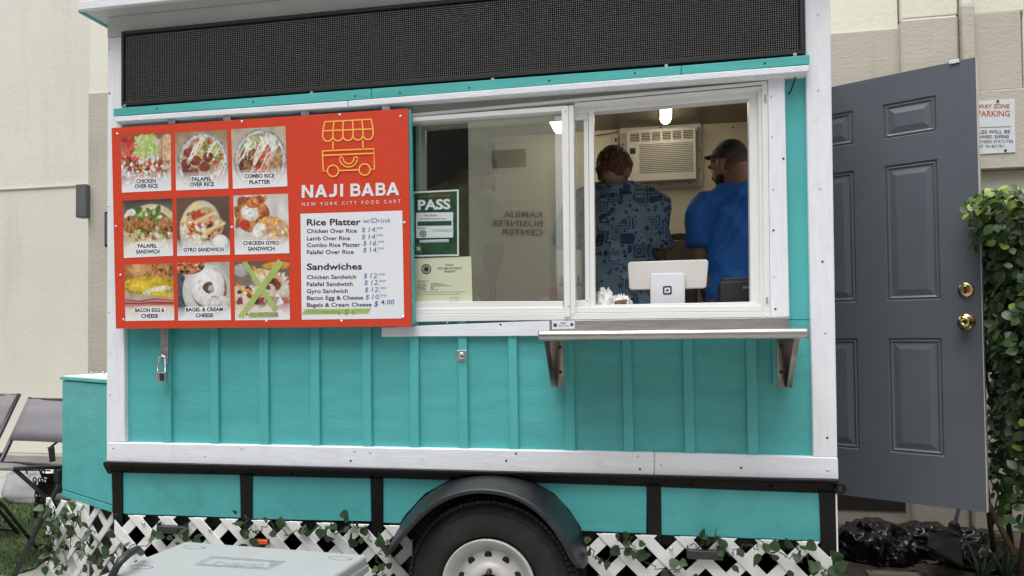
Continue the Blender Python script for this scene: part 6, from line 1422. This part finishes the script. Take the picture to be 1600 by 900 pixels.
def lk(c_):
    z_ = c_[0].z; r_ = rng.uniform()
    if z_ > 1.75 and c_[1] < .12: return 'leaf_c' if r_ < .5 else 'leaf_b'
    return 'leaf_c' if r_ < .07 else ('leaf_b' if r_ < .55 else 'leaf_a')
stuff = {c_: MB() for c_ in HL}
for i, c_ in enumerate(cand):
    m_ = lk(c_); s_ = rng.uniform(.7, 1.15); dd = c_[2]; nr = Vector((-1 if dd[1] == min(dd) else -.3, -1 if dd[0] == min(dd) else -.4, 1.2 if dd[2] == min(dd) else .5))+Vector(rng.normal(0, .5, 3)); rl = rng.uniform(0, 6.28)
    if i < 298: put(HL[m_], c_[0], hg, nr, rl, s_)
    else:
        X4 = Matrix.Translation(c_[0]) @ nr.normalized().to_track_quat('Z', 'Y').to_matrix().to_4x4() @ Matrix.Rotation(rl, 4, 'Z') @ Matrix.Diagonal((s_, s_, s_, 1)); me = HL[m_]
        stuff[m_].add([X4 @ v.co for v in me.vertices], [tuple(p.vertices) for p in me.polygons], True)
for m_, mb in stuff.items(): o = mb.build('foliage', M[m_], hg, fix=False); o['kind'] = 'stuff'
# ------------------------------------------------------------------ rubbish bags, rake, aloe, scraps
gx = lambda px, py, y_: at(px, py, y_)
for k, (px0, px1, pyt, y_, lab, sd_) in enumerate(((1306, 1425, 797, 1.62, 'black rubbish bag nearest the cart corner, its neck peaked', 1), (1385, 1500, 808, 1.72, 'black rubbish bag lying in the middle of the heap under the door', 4), (1460, 1585, 818, 1.58, 'black rubbish bag at the right end of the heap below the hedge', 7))):
    a, b = gx(px0, 850, y_), gx(px1, 850, y_); t_ = gx((px0+px1)/2, pyt, y_)
    g_ = thing('rubbish_bag', ((a.x+b.x)/2, y_, .004), lab, 'rubbish bag', 'black rubbish bags heaped under the door')
    mb = blob(((a.x+b.x)/2, y_, .03), ((b.x-a.x)/2*1.05, .24, t_.z*.66), .12, 1.8, 130, 80, .006, True, sd_)
    vs = []
    for p in mb.v:
        p = Vector(p); v1 = noise.voronoi(p*5.5+Vector((sd_, 0, 0)))[0]; v2 = noise.voronoi(Vector((p.x*16, p.y*11, p.z*20)))[0]
        vs.append(tuple(p+Vector((0, -.45, .7))*(.075*min(v1[1]-v1[0], .45)+.022*min(v2[1]-v2[0], .5)-.02)*(1 if p.z > .02 else 0)))
    mb.v = vs; mb.build('film', M['bag'], g_)
    nk = Vector(((a.x+b.x)/2-.05, y_-.02, t_.z*.62)); mb = MB(); n = 14; vs = []
    for r_, z_ in ((.04, -.02), (.018, .008), (.022, .022), (.034, .030)):
        for j in range(n): a_ = 2*PI*j/n; q_ = r_*(1+.3*math.sin(a_*4+k)); vs.append(nk+Vector((q_*math.cos(a_), q_*math.sin(a_), z_)))
    mb.add(vs, [(i*n+j, i*n+(j+1) % n, (i+1)*n+(j+1) % n, (i+1)*n+j) for i in range(3) for j in range(n)], True).build('tied_neck', M['bag'], g_)
rk = thing('fan_rake', gx(1478, 850, 1.25), 'black fan rake with dark blue handle lying against the rubbish bags', 'rake')
hub = gx(1491, 822, 1.5); e0, e1 = gx(1450, 852, 1.22), gx(1503, 882, 1.12)
MB().tube([gx(1499, 792, 1.75), hub], .011, 8).build('handle', M['rakeblue'], rk)
MB().ball(hub, (.03, .03, .03), 12, 8).build('socket', M['plastic_black'], rk)
hub2 = gx(1462, 828, 1.42)
for k in range(22):
    u = k/21; e_ = e0.lerp(e1, u); s_ = gx(1452, 829, 1.42).lerp(gx(1500, 838, 1.4), u); MB().tube([hub, s_, e_, e_+Vector((0, -.01, -.02))], [.004, .0035, .003, .002], 4).build('tine', M['plastic_black'], rk)
MB().tube([gx(1452, 829, 1.41), gx(1476, 829, 1.40), gx(1500, 838, 1.39)], .006, 6).build('tine_bar', M['plastic_black'], rk)
for k, (px, py, lab) in enumerate(((1535, 905, 'spiky aloe clump in the soil at the bottom right, left of two'), (1572, 905, 'spiky aloe clump in the soil at the bottom right corner'))):
    p = atz(px, py, 0); al = thing('aloe_plant', (p.x, p.y, 0), lab, 'aloe', 'aloe clumps in the soil')
    for j in range(9):
        a_ = j*2.4+k; L_ = rng.uniform(.14, .24); d = Vector((math.cos(a_)*.5, math.sin(a_)*.5, 1)).normalized(); s_ = Vector((-math.sin(a_), math.cos(a_), 0)); vs = []; 
        for t in (0, .3, .6, .85, 1):
            c_ = p+d*L_*t+Vector((math.cos(a_), math.sin(a_), 0))*.05*t*t; w_ = .016*(1-t)+.0005; vs += [c_-s_*w_, c_+Vector((math.cos(a_), math.sin(a_), -.5))*w_*.6, c_+s_*w_]
        fs = [(3*i+q_, 3*i+(q_+1) % 3, 3*i+3+(q_+1) % 3, 3*i+3+q_) for i in range(4) for q_ in range(3)]
        MB().add(vs, fs, True).build('leaf', M['aloe'], al)
bo = thing('timber_offcut', atz(1385, 896, .03), 'pale flat timber offcut lying on the soil below the rubbish bags', 'timber')
a, b = atz(1352, 896, .02), atz(1432, 900, .02); MB().slab([a+Vector((0, -.06, 0)), b+Vector((0, -.06, 0)), b, a], (0, 0, .02)).build('board', mat('weathered pale timber', (.3, .27, .23), .8, var=.2, bump=.3), bo, .002)
MB().slab([a+Vector((.02, -.05, .0205)), a+Vector((.025, -.05, .0205)), a+Vector((.025, -.01, .0205)), a+Vector((.02, -.01, .0205))], (0, 0, .001)).build('nail_mark', M['rust'], bo)
